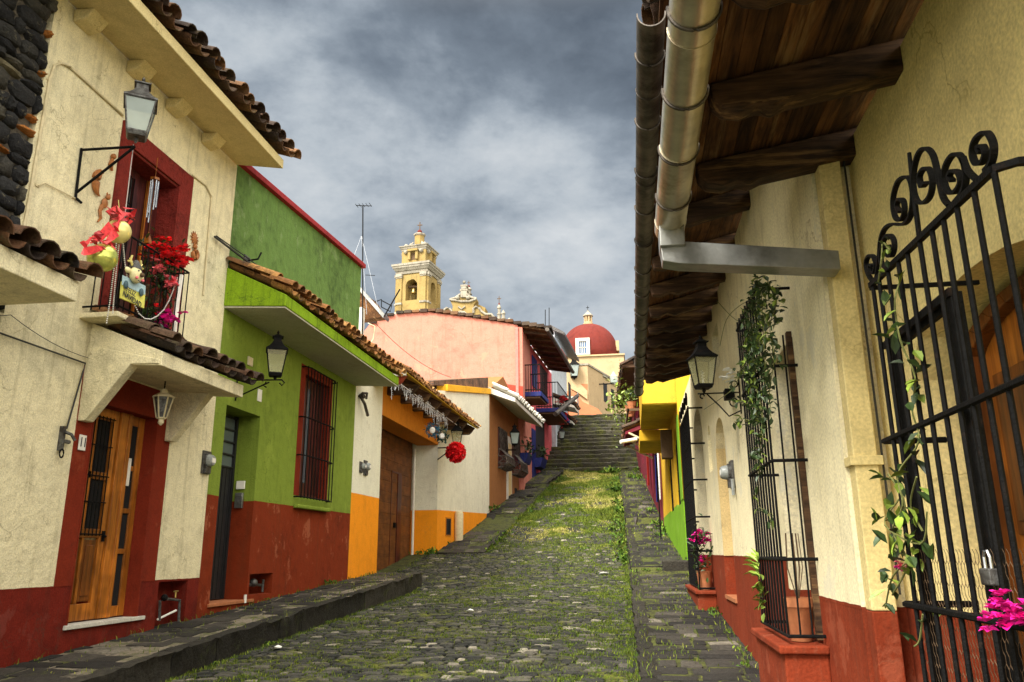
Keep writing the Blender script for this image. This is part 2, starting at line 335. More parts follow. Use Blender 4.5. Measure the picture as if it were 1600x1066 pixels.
simple('leaf_dark',(.03,.058,.014),rough=.45,var=.4,scale=25,bmp=.1,tint=.6)
simple('leaf_light',(.17,.24,.03),rough=.45,var=.3,scale=25,bmp=.1,tint=.5)
simple('cone_skin',(.68,.62,.33),rough=.5,bmp=0)
simple('cloth_dark',(.05,.10,.12),rough=.7,bmp=0)
simple('sign_yellow',(.62,.60,.12),rough=.5,bmp=0)
simple('sign_blue',(.35,.5,.55),rough=.5,bmp=0)
simple('ink',(.03,.03,.05),rough=.6,bmp=0)
simple('pom_red',(.70,.006,.012),rough=.7,var=.25,scale=30,bmp=0,tint=.4)
simple('teal',(.02,.10,.16),rough=.6,bmp=.1); simple('wreath_green',(.01,.05,.045),rough=.7,bmp=.3,tint=.4)
simple('litter',(.7,.7,.66),rough=.7,bmp=.1)
simple('white_sheet',(.72,.72,.7),rough=.6,bmp=.1)
glassy('lantern_glass',(.42,.50,.47),.42); glassy('lantern_glass_warm',(.42,.40,.22),.55); glassy('louvre_glass',(.12,.15,.14),.15); glassy('window_glass',(.10,.13,.15),.1,.06)
wood('door_wood',(.46,.155,.018),(.16,.045,.006),scale=(26,26,1.6),rough=.4)
wood('door_wood_dark',(.21,.062,.008),(.07,.02,.003),scale=(26,26,1.6),rough=.45)
wood('maroon_wood',(.10,.018,.014),(.035,.006,.006),rough=.4)
wood('garage_wood',(.19,.066,.015),(.11,.036,.008),scale=(30,3,20),rough=.6,tint=.08)
wood('beam_wood',(.10,.052,.025),(.014,.008,.005),scale=(3,30,30),rough=.7,bmp=.9,tint=.3,wornc=(.26,.15,.06),spec=.2)
wood('board_wood',(.15,.066,.022),(.022,.010,.005),scale=(26,2.4,26),rough=.85,bmp=.8,tint=.6,wornc=(.20,.12,.055),spec=.2)
wood('red_wood',(.30,.035,.015),(.14,.02,.01),rough=.5)
tinted('roof_tile',[(0,(.022,.017,.014)),(.35,(.055,.032,.022)),(.6,(.12,.055,.025)),(.8,(.07,.05,.035)),(1,(.26,.12,.045))],moss=(.10,.08,.04),mf=(.52,.66),mscale=6,bmp=.8,bs=30)
tinted('roof_tile_orange',[(0,(.10,.05,.02)),(.4,(.30,.13,.04)),(.7,(.42,.2,.06)),(1,(.5,.28,.1))],moss=(.05,.035,.02),mf=(.5,.62),mscale=6,bmp=.7,bs=30)
tinted('cobble',[(0,(.014,.015,.013)),(.4,(.033,.033,.028)),(.78,(.06,.057,.046)),(.92,(.12,.108,.085)),(1,(.30,.27,.21))],moss=(.105,.115,.012),mf=(.53,.64),mscale=2.2,bmp=.9,extra=((.02,.02,.016),.52,.68,2.2),bs=22)
tinted('slab',[(0,(.014,.013,.012)),(.5,(.034,.031,.026)),(.9,(.07,.062,.05)),(1,(.2,.18,.14))],moss=(.07,.085,.013),mf=(.6,.72),mscale=1.6,bmp=.9,extra=((.022,.021,.016),.52,.68,3),bs=22)
tinted('stair_stone',[(0,(.03,.028,.02)),(1,(.075,.068,.047))],moss=(.085,.09,.016),mf=(.48,.64),mscale=2.0,bmp=1,extra=((.014,.014,.011),.5,.66,2),bs=14,bd=.04)
tinted('kerb_stone',[(0,(.014,.013,.010)),(1,(.038,.034,.026))],moss=(.05,.06,.013),mf=(.56,.7),mscale=2,bmp=1,extra=((.13,.115,.09),.66,.74,7),bs=16,bd=.03)
tinted('joint_soil',[(0,(.055,.065,.016)),(1,(.10,.105,.018))],moss=(.19,.185,.12),mf=(.58,.7),mscale=1.5,bmp=.8,extra=((.025,.024,.015),.5,.6,5),bs=30)
tinted('mortar_soil',[(0,(.15,.13,.10)),(1,(.2,.17,.13))],moss=(.06,.07,.013),mf=(.48,.58),mscale=2.2,bmp=.8,extra=((.05,.045,.035),.5,.62,4),bs=30)
tinted('lava_stone',[(0,(.012,.012,.014)),(.5,(.03,.03,.03)),(.8,(.075,.068,.05)),(.95,(.2,.17,.10)),(.97,(.42,.14,.03)),(1,(.48,.18,.04))],bmp=1,extra=((.16,.14,.09),.6,.68,9),bs=30,bd=.04)
tinted('lava_mortar',[(0,(.09,.08,.06)),(1,(.12,.10,.075))],bmp=1,bs=40,bd=.03)
tinted('brick_orange',[(0,(.4,.13,.03)),(1,(.5,.2,.05))],bmp=.5)
tinted('grass_mat',[(0,(.045,.085,.008)),(.45,(.11,.155,.014)),(.75,(.24,.26,.035)),(1,(.50,.43,.15))],bmp=0,bs=5)
tinted('weed_mat',[(0,(.03,.075,.01)),(.6,(.08,.16,.015)),(1,(.2,.27,.03))],bmp=0,bs=5)
tinted('ground_mat',[(0,(.05,.06,.03)),(1,(.07,.08,.04))],bmp=.5)
def brickmat():
    m,n,b,P=newmat('brick_wall'); sx=N(n,'ShaderNodeSeparateXYZ'); L(n,P,sx.inputs[0]); cb=N(n,'ShaderNodeCombineXYZ')
    L(n,math_(n,'ADD',sx.outputs[0],sx.outputs[1]),cb.inputs[0]); L(n,sx.outputs[2],cb.inputs[1])
    t=N(n,'ShaderNodeTexBrick'); L(n,cb.outputs[0],t.inputs['Vector']); t.inputs['Scale'].default_value=4; t.inputs['Color1'].default_value=(.22,.10,.05,1); t.inputs['Color2'].default_value=(.13,.07,.04,1); t.inputs['Mortar'].default_value=(.07,.06,.045,1)
    t.inputs['Mortar Size'].default_value=.03
    g=ramp(n,noise(n,P,2.5,6,.7),[(.35,(.3,.3,.3)),(.65,(1.3,1.3,1.3))]); L(n,mix(n,1,t.outputs[0],g,'MULTIPLY'),b.inputs['Base Color']); b.inputs['Roughness'].default_value=.9
    bump(n,b,t.outputs['Fac'],-.5,.02)
brickmat()
# ------------------------------------------------------------- terrain profiles
def prof(pts):
    a=[p[0] for p in pts]; b=[p[1] for p in pts]
    return lambda y: float(np.interp(y,a,b))
zr=prof([(-20,-2.3),(0,-1.72),(8,-1.26),(18,-.82),(20,-.62),(22,-.36),(24.5,0),(26,.3),(30,1.32),(36,2.7),(43,4.15),(48,4.3)])
zl=prof([(-20,-2.4),(0,-1.44),(7.2,-1.03),(10.7,-.84),(16.7,-.52),(18.9,-.43)])
zl2=lambda y: (.0+.205*(y-24.2)) if y<30 else (1.42+.213*(y-30) if y<37 else 3.1+.2*(y-37))
def zrr(y):
    if y<16.1: return -1.49+.067*y
    if y<27: return float(np.interp(y,[16.1,18,25,27],[-.29,-.12,.6,.88]))
    if y<36: return 1.1+.2*(y-27)
    return 3.05+.165*(y-36)
xl=prof([(-20,-4.75),(8,-4.8),(17.6,-4.84),(18.3,-4.95),(18.8,-5.6),(18.9,-6.3),(24.1,-6.3),(24.2,-4.55),(30,-4.1),(41,-3.5),(44,-3.4)])
xr=prof([(-20,.1),(8,.03),(16,-.06),(28,-.27),(44,-.6)])
def fbm(x,y,s,seed=0): return mnoise.fractal(Vector((x*s,y*s,seed*7.3)),1,2,4)
def sheet(x0,x1,y0,y1,zf,dx,dy,mat,name,rough=.0,kind='structure'):
    nx=int((x1-x0)/dx)+1; ny=int((y1-y0)/dy)+1; b=MB()
    vs=[];fs=[]
    for j in range(ny+1):
        y=y0+(y1-y0)*j/ny
        for i in range(nx+1):
            x=x0+(x1-x0)*i/nx; vs.append((x,y,zf(x,y)+(rough*fbm(x,y,3) if rough else 0)))
    for j in range(ny):
        for i in range(nx):
            a=j*(nx+1)+i; fs.append((a,a+1,a+nx+2,a+nx+1))
    b.add(vs,fs); o=b.build(name,mat,smooth=180); o['kind']=kind; return o
def gz(x,y):
    return (zr(y) if y<43 else (4.15+(y-43)*.475 if y<53 else 8.9+.02*(y-53)))-.9
sheet(-260,260,-60,420,lambda x,y: gz(x,min(y,120)),9,6,'ground_mat','ground')
crown=lambda x,y: .035*math.sin(math.pi*min(1,max(0,(x-xl(y))/(xr(y)-xl(y))))) 
sheet(-7.6,.35,-6,43.6,lambda x,y: zr(y)-.012+crown(x,y),.25,.25,'joint_soil','road_bed',.03)
def stones(b,y0,y1,xa,xb,zf,dep,wid,gap,h,jit=.25,pale=.06,cr=.62):
    y=y0
    while y<y1:
        d=dep*random.uniform(.75,1.25)*(1+.012*max(0,y-10)); A=xa(y); B=xb(y); x=A+random.uniform(-.5,0)*wid
        while x<B:
            wv=wid*random.uniform(.5,1.7)
            cx=x+wv/2; cy=y+d/2+.12*fbm(cx,y,.5,3)+random.uniform(-1,1)*d*.10
            if A-.03<cx-wv*.3 and cx+wv*.3<B+.03:
                hw=(wv-gap)/2*random.uniform(.9,1); hd=(d-gap)/2*random.uniform(.88,1); hh=h*random.uniform(.35,1.2)
                ro=random.uniform(-.08,.08)
                out=[]
                for sx,sy in ((-1,-cr),(-cr,-1),(cr,-1),(1,-cr),(1,cr),(cr,1),(-cr,1),(-1,cr)):
                    px=hw*sx*(1+random.uniform(-jit,jit)*.5); py=hd*sy*(1+random.uniform(-jit,jit)*.5); out.append((px-py*ro,py+px*ro))
                tx,ty=random.uniform(-.03,.03),random.uniform(-.03,.03)
                vs=[(cx+p,cy+q,zf(cx+p,cy+q)-.04) for p,q in out]+[(cx+p*.96,cy+q*.96,zf(cx+p,cy+q)+hh*.35+p*tx+q*ty) for p,q in out]+[(cx+p*.74,cy+q*.74,zf(cx+p,cy+q)+hh+p*tx+q*ty) for p,q in out]+[(cx,cy,zf(cx,cy)+hh*1.05)]
                fs=[]
                for i in range(8):
                    j=(i+1)%8; fs+=[(i,j,8+j,8+i),(8+i,8+j,16+j,16+i),(16+i,16+j,24)]
                t=random.random()**1.3*.9 if random.random()>pale else random.uniform(.9,1)
                b.add(vs,fs,t)
            x+=wv
        y+=d
b=MB(); stones(b,2.5,43,xl,xr,lambda x,y: zr(y)+crown(x,y)+.02*fbm(x,y,1.2),.12,.175,.020,.016,pale=.05,cr=.7)
o=b.build('road','cobble',smooth=50); o['kind']='structure'
# ---- pavements: bed, flat stones, rough kerb stones
def pavement(y0,y1,xa,xb,zf,side,name,dep=.34,wid=.42,thick=.3,kerbw=.2,ends=(),mortar='mortar_soil'):
    """side: -1 kerb faces -x side edge xa, +1 kerb at xb"""
    b=MB(); n=int((y1-y0)/.2)+1; vs=[];fs=[]
    for i in range(n+1):
        y=y0+(y1-y0)*i/n; A=xa(y); B=xb(y); z=zf(y)-.006
        for k in range(7):
            x=A+(B-A)*k/6; vs.append((x,y,z+.012*fbm(x,y,2)))
    for i in range(n):
        for k in range(6):
            a=i*7+k; fs.append((a,a+1,a+8,a+7))
    b.add(vs,fs); o=b.build(name+'_bed',mortar,smooth=180); o['kind']='structure'
    b=MB(); kw=kerbw
    fa=(lambda y: xa(y)+(kw if side<0 else 0)); fb=(lambda y: xb(y)-(kw if side>0 else 0))
    stones(b,y0+.02,y1-.05,fa,fb,lambda x,y: zf(y)+.012*fbm(x,y,2),dep,wid,.014,.009,.10,.04,cr=.88)
    o=b.build(name,'slab',smooth=40); o['kind']='structure'
    b=MB(); y=y0
    def kst(xc0,xc1,ya,yb,zk,th):
        m=4; vs=[];fs=[]; q=[(0,0),(.5,0),(1,0),(1,.4),(1,1)]
        ny=12
        for i in range(ny+1):
            yy=ya+(yb-ya)*i/ny; z=zk(yy); e=.008 if i in(0,ny) else 0
            for (x,zz) in ((xc1,z+.0),((xc0+xc1)/2,z+.022),(xc0+.03*side*-1*-1,z+.012),(xc0-.012*side*-1,z-.05),(xc0,z-th*.5),(xc0,z-th)):
                vs.append((x+.035*fbm(yy*2.1,zz*3,2,4)+.012*random.uniform(-1,1),yy+ (e if i==0 else -e),zz+.03*fbm(yy*1.5,x,1.5,8)+.008*random.uniform(-1,1)-e*.5))
        for i in range(ny):
            for k in range(5):
                a=i*6+k; fs.append((a,a+1,a+7,a+6))
        fs.append((5,4,3,2,1,0)); c=ny*6; fs.append(tuple(c+k for k in range(6)))
        b.add(vs,fs)
    while y<y1-.05:
        l=random.uniform(.7,1.7); ye=min(y+l,y1)
        E=(xb if side>0 else xa)(y+l/2); kst(E,E-side*kw,y+.002,ye-.002,zf,thick); y=ye
    for (ye,xA,xB) in ends:                 # stones closing the pavement's lower or upper end, across the street
        x=xA
        while x<xB-.1:
            l=min(random.uniform(.4,.8),xB-x); z=zf(ye+.01)
            vs=[];fs=[]
            for i in range(5):
                xx=x+.01+(l-.02)*i/4
                for (yy,zz) in ((ye+.25,z),(ye+.1,z+.025),(ye,z+.01),(ye-.02,z-.06),(ye,z-thick)): vs.append((xx+.01*random.uniform(-1,1),yy+.014*random.uniform(-1,1),zz+.01*random.uniform(-1,1)))
            for i in range(4):
                for k in range(4): a=i*5+k; fs.append((a,a+1,a+6,a+5))
            b.add(vs,fs); x+=l
    o=b.build(name+'_kerb','kerb_stone',smooth=50); o['kind']='structure'
C=lambda v:(lambda y:v)
pavement(-4,17.3,C(-6.12),prof([(-20,-4.75),(17.6,-4.8)]),zl,+1,'left_pavement',thick=.36)
pavement(17.3,18.75,C(-6.12),prof([(17.3,-4.8),(18.0,-4.92),(18.4,-5.15),(18.7,-5.6),(18.8,-6)]),zl,+1,'left_pavement_nose',thick=.36)
pavement(24.2,30,C(-6.3),prof([(24.2,-4.55),(30,-4.1)]),zl2,+1,'left_upper_pavement',dep=.5,wid=.5,thick=.34,ends=((24.2,-6.2,-4.6),),mortar='joint_soil')
pavement(30,37,C(-5.6),prof([(30,-4.1),(37,-3.75)]),zl2,+1,'left_third_pavement',dep=.5,wid=.5,thick=.4,ends=((30.0,-5.5,-4.1),),mortar='joint_soil')
pavement(37,43.3,C(-5.2),prof([(37,-3.9),(43.3,-3.5)]),zl2,+1,'left_top_pavement',dep=.5,wid=.5,thick=.5,ends=((37.0,-5.1,-3.8),),mortar='joint_soil')
pavement(-3,16.1,prof([(-20,.1),(8,.03),(16.1,-.06)]),C(1.35),zrr,-1,'right_pavement',dep=.26,wid=.27,thick=.26,kerbw=.15,mortar='joint_soil')
pavement(16.1,27,prof([(16.1,-.02),(27,-.2)]),C(1.2),zrr,-1,'right_upper_pavement',dep=.42,wid=.36,thick=.5,ends=((16.1,-.02,1.0),),mortar='joint_soil')
pavement(27,36,prof([(27,-.2),(36,-.4)]),C(1.1),zrr,-1,'right_third_pavement',dep=.42,wid=.36,thick=.6,ends=((27.0,-.2,1.0),),mortar='joint_soil')
pavement(36,43.2,prof([(36,-.4),(43.2,-.6)]),C(1.0),zrr,-1,'right_top_pavement',dep=.42,wid=.36,thick=.6,ends=((36.0,-.4,.9),),mortar='joint_soil')
b=MB(); b.box(.55,1.05,16.0,16.75,-.6,-.17); o=b.build('pavement_block','kerb_stone',bevel=.03); o['kind']='structure'
# ---- broken stones at the foot of the third pavement and beside it
b=MB()
for k in range(26):
    y=random.choice((30.0,30.15,34,34.4,37,37.3)); x=random.uniform(-5.4,-4.3); b.ball((x,y-.15,zl2(y-.4)+.05),random.uniform(.08,.2),7,4,(1.3,.8,.7),jit=.18)
o=b.build('loose_stone','kerb_stone'); tag(o,'rough broken stones heaped along the edge of the raised left pavement','rubble',kind='stuff')
# ---- long flight of stairs
b=MB(); NS=15; vs=[];fs=[]; nx=46
def sx(y,t): return (-4.75+.07*(y-43))*(1-t)+(1.1-.05*(y-43))*t
y=43.0; z=4.12
rows=[(y-.02,z-.6,0)]
for i in range(NS):
    dz=.32; dy=.67
    rows+=[(y-.0,z+dz-.05,0),(y-.05,z+dz-.03,1),(y-.04,z+dz,1),(y+dy*.5,z+dz+.005,1),(y+dy,z+dz,0)]; y+=dy; z+=dz
ZTOP=z; YTOP=y
for j,(yy,zz,e) in enumerate(rows):
    for i in range(nx+1):
        t=i/nx; x=sx(yy,t); q=fbm(x,j//5*3.1,1.1); q2=random.uniform(-1,1)
        vs.append((x,yy+.05*q+.012*q2,zz+.035*q+.012*random.uniform(-1,1)-(0.03 if e and random.random()<.06 else 0)))
for j in range(len(rows)-1):
    for i in range(nx): a=j*(nx+1)+i; fs.append((a,a+1,a+nx+2,a+nx+1))
b.add([(p[0],p[1]+.05,p[2]-.05) for p in vs],fs); o=b.build('stairs_core','stair_stone',smooth=35); o['kind']='structure'
b=MB()
for i in range(NS):
    yy=43+i*.67; zz=4.12+i*.32; x=sx(yy,0)-.1; xe=sx(yy,1)
    while x<xe:
        l=random.uniform(.35,1.1); j=lambda s_: random.uniform(-s_,s_); dzz=j(.025); dyy=j(.04)
        X0,X1=x+.008,x+l-.008; n_=4; vs=[]; fs=[]
        for k in range(n_+1):
            xx=X0+(X1-X0)*k/n_; e=.02 if k in (0,n_) else 0
            for (a,c) in ((.62,.30),(.10,.325),(.0,.30-e),(-.03,.25),(-.01,.12),(.02,-.05)): vs.append((xx,yy+a+dyy+j(.015)+e,zz+c+dzz+j(.014)))
        for k in range(n_):
            for q in range(5): a=k*6+q; fs.append((a,a+1,a+7,a+6))
        fs+=[(5,4,3,2,1,0),tuple(n_*6+q for q in range(6))]; b.add(vs,fs); x+=l
o=b.build('stairs','stair_stone',smooth=40); o['kind']='structure'
b=MB(); b.box(-9,6,YTOP-.02,YTOP+28,ZTOP-1,ZTOP-.01); o=b.build('upper_plaza','slab'); o['kind']='structure'
# ------------------------------------------------------------- grass and weeds
def blades(name,pts,mat,label,cat):
    n=len(pts); P=np.array([p[:3] for p in pts]); H=np.array([p[3] for p in pts]); T=np.array([p[4] for p in pts]); Wb=np.array([p[5] for p in pts])
    a=rng.uniform(0,2*np.pi,n); ln=rng.uniform(.15,.9,n)*H; b=rng.uniform(0,2*np.pi,n)
    dx=np.cos(a)*Wb; dy=np.sin(a)*Wb; lx=np.cos(b)*ln; ly=np.sin(b)*ln
    V=np.empty((n,5,3)); 
    V[:,0]=P+np.c_[-dx,-dy,-.01*np.ones(n)]; V[:,1]=P+np.c_[dx,dy,-.01*np.ones(n)]
    V[:,2]=P+np.c_[dx*.7+lx*.35,dy*.7+ly*.35,H*.6]; V[:,3]=P+np.c_[-dx*.7+lx*.35,-dy*.7+ly*.35,H*.6]; V[:,4]=P+np.c_[lx,ly,H]
    me=bpy.data.meshes.new(name); me.vertices.add(n*5); me.vertices.foreach_set('co',V.ravel())
    loops=np.empty((n,7),int); base=np.arange(n)*5
    for k,i in enumerate((0,1,2,3,3,2,4)): loops[:,k]=base+i
    me.loops.add(n*7); me.loops.foreach_set('vertex_index',loops.ravel().astype(np.int32))
    st=np.empty((n,2),int); st[:,0]=np.arange(n)*7; st[:,1]=np.arange(n)*7+4
    me.polygons.add(n*2); me.polygons.foreach_set('loop_start',st.ravel().astype(np.int32)); me.update(calc_edges=True); me.validate()
    at=me.attributes.new('tint','FLOAT','POINT'); at.data.foreach_set('value',np.repeat(T,5).astype(np.float32))
    me.materials.append(M[mat]); o=bpy.data.objects.new(name,me); COL.objects.link(o); return tag(o,label,cat,kind='stuff')
pts=[]
def sstep(a,b,x): t=min(1,max(0,(x-a)/(b-a))); return t*t*(3-2*t)
tries=0
while len(pts)<120000 and tries<1500000:
    tries+=1
    y=7.4+(43.4-7.4)*random.random()**1.5; A=xl(y); B=xr(y); x=random.uniform(A,B); t=(x-A)/(B-A)
    nz=fbm(x,y,.7,1); n2=fbm(x,y,2.6,2)
    d=.05+.22*sstep(-.1,.45,nz)+.32*sstep(.1,.5,n2)
    far=sstep(23,33,y)
    d+= .85*far*sstep(-.05,.25,nz+.8*n2+.15*math.sin(t*math.pi)) + (.3+.2*sstep(14,20,y))*sstep(.3,.9,t)*(.5+n2) + (.1+.6*sstep(14,24,y))*sstep(.975,1,t)+ .6*sstep(.04,0,t)
    if 19<y<24.3 and t<.45: d*=.25
    if y<19 and t<.3: d*=.8
    if y<11 and .25<t<.8: d*=.55
    if random.random()>d: continue
    dry=sstep(.05,.4,fbm(x,y,.42,9))*sstep(23,27,y)
    h=random.uniform(.006,.022)*(1+.03*y)*(1-far)+random.uniform(.03,.11)*(.8+.9*max(0,nz))*far
    if t>.97 or t<.03: h*=1.9
    T=min(1,max(0,random.uniform(.0,.65)+.5*dry+.10*(nz)))
    pts.append((x,y,zr(y)+crown(x,y)+.004,h,T,(.0022+.00032*y)*random.uniform(.7,1.3)))
for k in range(17000):                      # pavements
    if random.random()<.5:
        y=random.uniform(7,16) if random.random()<.45 else random.uniform(16,43); x=random.uniform(xr(y),1.03); z=zrr(y); e=1 if (x>.93 or x<xr(y)+.1) else 0
        if random.random()>(.10+.65*sstep(.1,.5,fbm(x,y,1.6,5))+.4*e+(.3 if y>24 else 0)): continue
    else:
        y=random.choice((random.uniform(7,18.6),random.uniform(24.3,43)))
        if y<19: x=random.uniform(-6,-4.8); z=zl(y)
        else: x=random.uniform(FO.a+FO.sl*y if y<30 else -5.3,xl(y)); z=zl2(y)
        e=1 if x<-5.92 and y<19 else 0
        if random.random()>(.07+.5*sstep(.15,.5,fbm(x,y,1.6,6))+.5*e): continue
    pts.append((x,y,z,random.uniform(.01,.04)*(1+.02*y)*(1.6 if e else 1),random.uniform(0,.8),(.0022+.0003*y)))
blades('grass',pts,'grass_mat','short yellow green grass growing between the cobbles of the road and up the slope','grass')
# weeds: broad leaf clumps
b=MB()
def clump(x,y,z,s,n,tint=None):
    for k in range(n):
        a=random.uniform(0,6.28); e=random.uniform(.25,1.3); d=(math.cos(a)*math.cos(e),math.sin(a)*math.cos(e),math.sin(e))
        p=(x+random.gauss(0,s*.35),y+random.gauss(0,s*.35),z+random.uniform(0,s*.35)); b.leaf(p,d,s*random.uniform(.25,.6),s*random.uniform(.12,.25),tint=random.random() if tint is None else tint)
for k in range(130):
    y=random.uniform(22,43); x=xr(y)-abs(random.gauss(0,.16))-.02; clump(x,y,zr(y),random.uniform(.12,.34),12)
for k in range(70):
    y=random.uniform(24.4,41); x=xl(y)+abs(random.gauss(0,.12)); clump(x,y,zr(y),random.uniform(.1,.3),11)
for (x,y,z,s,n) in [(-5.93,15.3,zl(15.3),.16,30),(-5.95,15.6,zl(15.6),.14,22),(-5.95,14.0,zl(14),.07,10),(-5.9,12.7,zl(12.7),.1,12),(-5.95,11.0,zl(11),.08,8),(-6.1,24.0,-.08,.35,30),(-6.5,24.2,-.08,.28,20),(1.0,10.9,zrr(10.9),.12,26),(.95,10.5,zrr(10.5),.1,18),(.97,9.3,zrr(9.3),.07,14),(.99,8.3,zrr(8.3),.08,14),(.93,7.6,zrr(7.6),.09,16),(.2,16.0,-.38,.12,30),(.45,16.02,-.38,.11,26),(.0,16.0,-.4,.13,20),(-5.95,25.4,zl2(25.4),.2,14),(-5.9,26.4,zl2(26.4),.2,14),(-5.75,27.5,zl2(27.5),.2,12),(-5.6,28.6,zl2(28.6),.18,12),(-5.4,30.4,zl2(30.4),.35,26),(-5.25,31,zl2(31),.3,20),(.8,23,zrr(23),.25,30),(.9,24.5,zrr(24.5),.35,40),(.85,26,zrr(26),.4,40),(.6,28,zrr(28),.3,24),(.1,38,3.3,.45,30),(.3,41,3.9,.4,30),(.4,35,3.0,.4,26),(-.9,42,4.0,.5,60),(-1.3,41.4,3.9,.45,50),(-2.2,42.4,4.0,.35,26),(-3,42.7,4.1,.3,18),(-4.72,8.9,-1.2,.06,12),(-4.74,10.3,-1.15,.1,26),(-4.78,12.4,-1.05,.08,18),(-1.4,24.6,.03,.2,14),(-.4,30,1.35,.4,40),(-.5,32,1.8,.4,40),(-.6,35,2.5,.45,50),(-.7,27.5,.65,.3,30)]: clump(x,y,z,s,n)
for k in range(26):                          # tufts on the stairs
    i=random.randrange(0,NS); yy=43+i*.67+.1; x=random.choice((random.uniform(-1.2,.6),random.uniform(-4,1))); clump(x,yy,4.12+.32*(i+1),random.uniform(.08,.22),7)
o=b.build('weeds','weed_mat'); tag(o,'broad leaved green weeds in the gutters, wall feet and stair joints','weeds',kind='stuff')
# fallen scraps
for (x,y,s,lab) in [(-.75,20.4,.12,'white scrap of paper lying on the grassy road'),(-4.45,9.9,.05,'small pale scrap lying by the left kerb'),(-2.75,13.6,.06,'small white scrap on the cobbles in the middle of the road')]:
    b=MB(); z=zr(y)+crown(x,y)+.045; b.add([(x-s,y-.05,z),(x,y-.09,z+.02),(x+s,y-.03,z+.005),(x+s*.8,y+.05,z+.01),(x-.1*s,y+.03,z+.03),(x-s*.9,y+.06,z+.008),(x-s,y-.05,z-.008),(x+s,y-.03,z-.006),(x+s*.8,y+.05,z-.004),(x-s*.9,y+.06,z-.004)],[(0,1,4,5),(1,2,3,4),(6,7,8,9),(0,6,9,5),(2,7,8,3)]); o=b.build('paper_scrap','litter'); tag(o,lab,'litter')
# ------------------------------------------------------------- generic builders
def facade(name_mats,F,u0,u1,zb,zt,ops,zs,parent,back=6,jamb=None,backmat=None):
    """walls with recessed openings. name_mats: [(part name, material, bottom z)] from low to high. ops: (u0,u1,z0,z1,depth[,arch rise])"""
    us=sorted(set([u0,u1]+[v for o in ops for v in o[:2]])); zz=sorted(set([zb,zt]+[v for o in ops for v in o[2:4]]+list(zs)))
    us=[v for v in us if u0<=v<=u1]; zz=[v for v in zz if zb<=v<=zt]
    mbs=[MB(F) for _ in name_mats]
    def zone(z):
        k=0
        for i,nm in enumerate(name_mats):
            if z>=nm[2]: k=i
        return mbs[k]
    def op(u,z):
        for o in ops:
            if o[0]<u<o[1] and o[2]<z<o[3]: return o
    cu=[(a+b)/2 for a,b in zip(us,us[1:])]; cz=[(a+b)/2 for a,b in zip(zz,zz[1:])]
    for i,u in enumerate(cu):
        for j,z in enumerate(cz):
            o=op(u,z); a,b,c,d=us[i],us[i+1],zz[j],zz[j+1]; m=zone(z)
            if not o: m.quad((a,0,c),(b,0,c),(b,0,d),(a,0,d),.5); continue
            D=-o[4]; m.quad((a,D,c),(b,D,c),(b,D,d),(a,D,d),.5)
            if a==o[0]: m.quad((a,0,c),(a,D,c),(a,D,d),(a,0,d),.5)
            if b==o[1]: m.quad((b,0,c),(b,D,c),(b,D,d),(b,0,d),.5)
            if c==o[2]: m.quad((a,0,c),(b,0,c),(b,D,c),(a,D,c),.5)
            if d==o[3]: m.quad((a,0,d),(b,0,d),(b,D,d),(a,D,d),.5)
    for o in ops:
        if len(o)>5:
            a,b,D,zt_,r=o[0],o[1],-o[4],o[3],o[5]; m=zone(zt_-.01); n=10; prev=None
            for k in range(n+1):
                t=-1+2*k/n; u=(a+b)/2+t*(b-a)/2; z=zt_-r+r*math.sqrt(max(0,1-t*t))
                if prev:
                    pu,pz=prev; m.quad((pu,.0,pz),(u,.0,z),(u,.0,zt_),(pu,.0,zt_),.5); m.quad((pu,0,pz),(u,0,z),(u,D,z),(pu,D,pz),.5)
                prev=(u,z)
    for k_,nm in enumerate(name_mats[1:]):
        z_=nm[2]; m=mbs[k_]
        for i in range(len(us)-1):
            if op(cu[i],z_+.01) or op(cu[i],z_-.01): continue
            q_=max(1,int((us[i+1]-us[i])/.05)); prev=None
            for k in range(q_+1):
                u=us[i]+(us[i+1]-us[i])*k/q_; h_=.002+.006*abs(fbm(u,z_,2.5,5))+.003*random.random()
                if prev: m.add([(prev[0],.0015,z_-.012),(u,.0015,z_-.012),(u,.0015,z_+h_),(prev[0],.0015,z_+prev[1])],[(0,1,2,3)],.5)
                prev=(u,h_)
    edges=[zb]+[nm[2] for nm in name_mats[1:]]+[zt]
    for k,m in enumerate(mbs):
        a,b=edges[k],edges[k+1]
        m.quad((u0,0,a),(u0,-back,a),(u0,-back,b),(u0,0,b),.5); m.quad((u1,0,a),(u1,-back,a),(u1,-back,b),(u1,0,b),.5)
        m.quad((u0,-back,a),(u1,-back,a),(u1,-back,b),(u0,-back,b),.5)
    mbs[-1].quad((u0,0,zt),(u1,0,zt),(u1,-back,zt),(u0,-back,zt),.5)
    return [m.build(nm[0],nm[1],parent) for m,nm in zip(mbs,name_mats)]
def halfpipe(b,p0,p1,r0,r1,up=1,th=.014,k=6,tint=None):
    p0=Vector(p0);p1=Vector(p1); d=(p1-p0).normalized(); x=d.cross(Vector((0,0,1))).normalized(); y=x.cross(d)*up
    if (x.cross(d)).z<0: y=-y
    vs=[]
    for p,r in ((p0,r0),(p1,r1)):
        for rr in (r,r-th):
            for j in range(k+1):
                a=math.pi*j/k; vs.append(tuple(p+x*rr*math.cos(a)+y*rr*math.sin(a)*.85))
    n=k+1; fs=[]
    for j in range(k): fs+=[(j,j+1,2*n+j+1,2*n+j),(n+j,3*n+j,3*n+j+1,n+j+1),(j,n+j,n+j+1,j+1),(2*n+j,2*n+j+1,3*n+j+1,3*n+j)]
    fs+=[(0,2*n,3*n,n),(k,n+k,3*n+k,2*n+k)]
    b.add(vs,fs,tint)
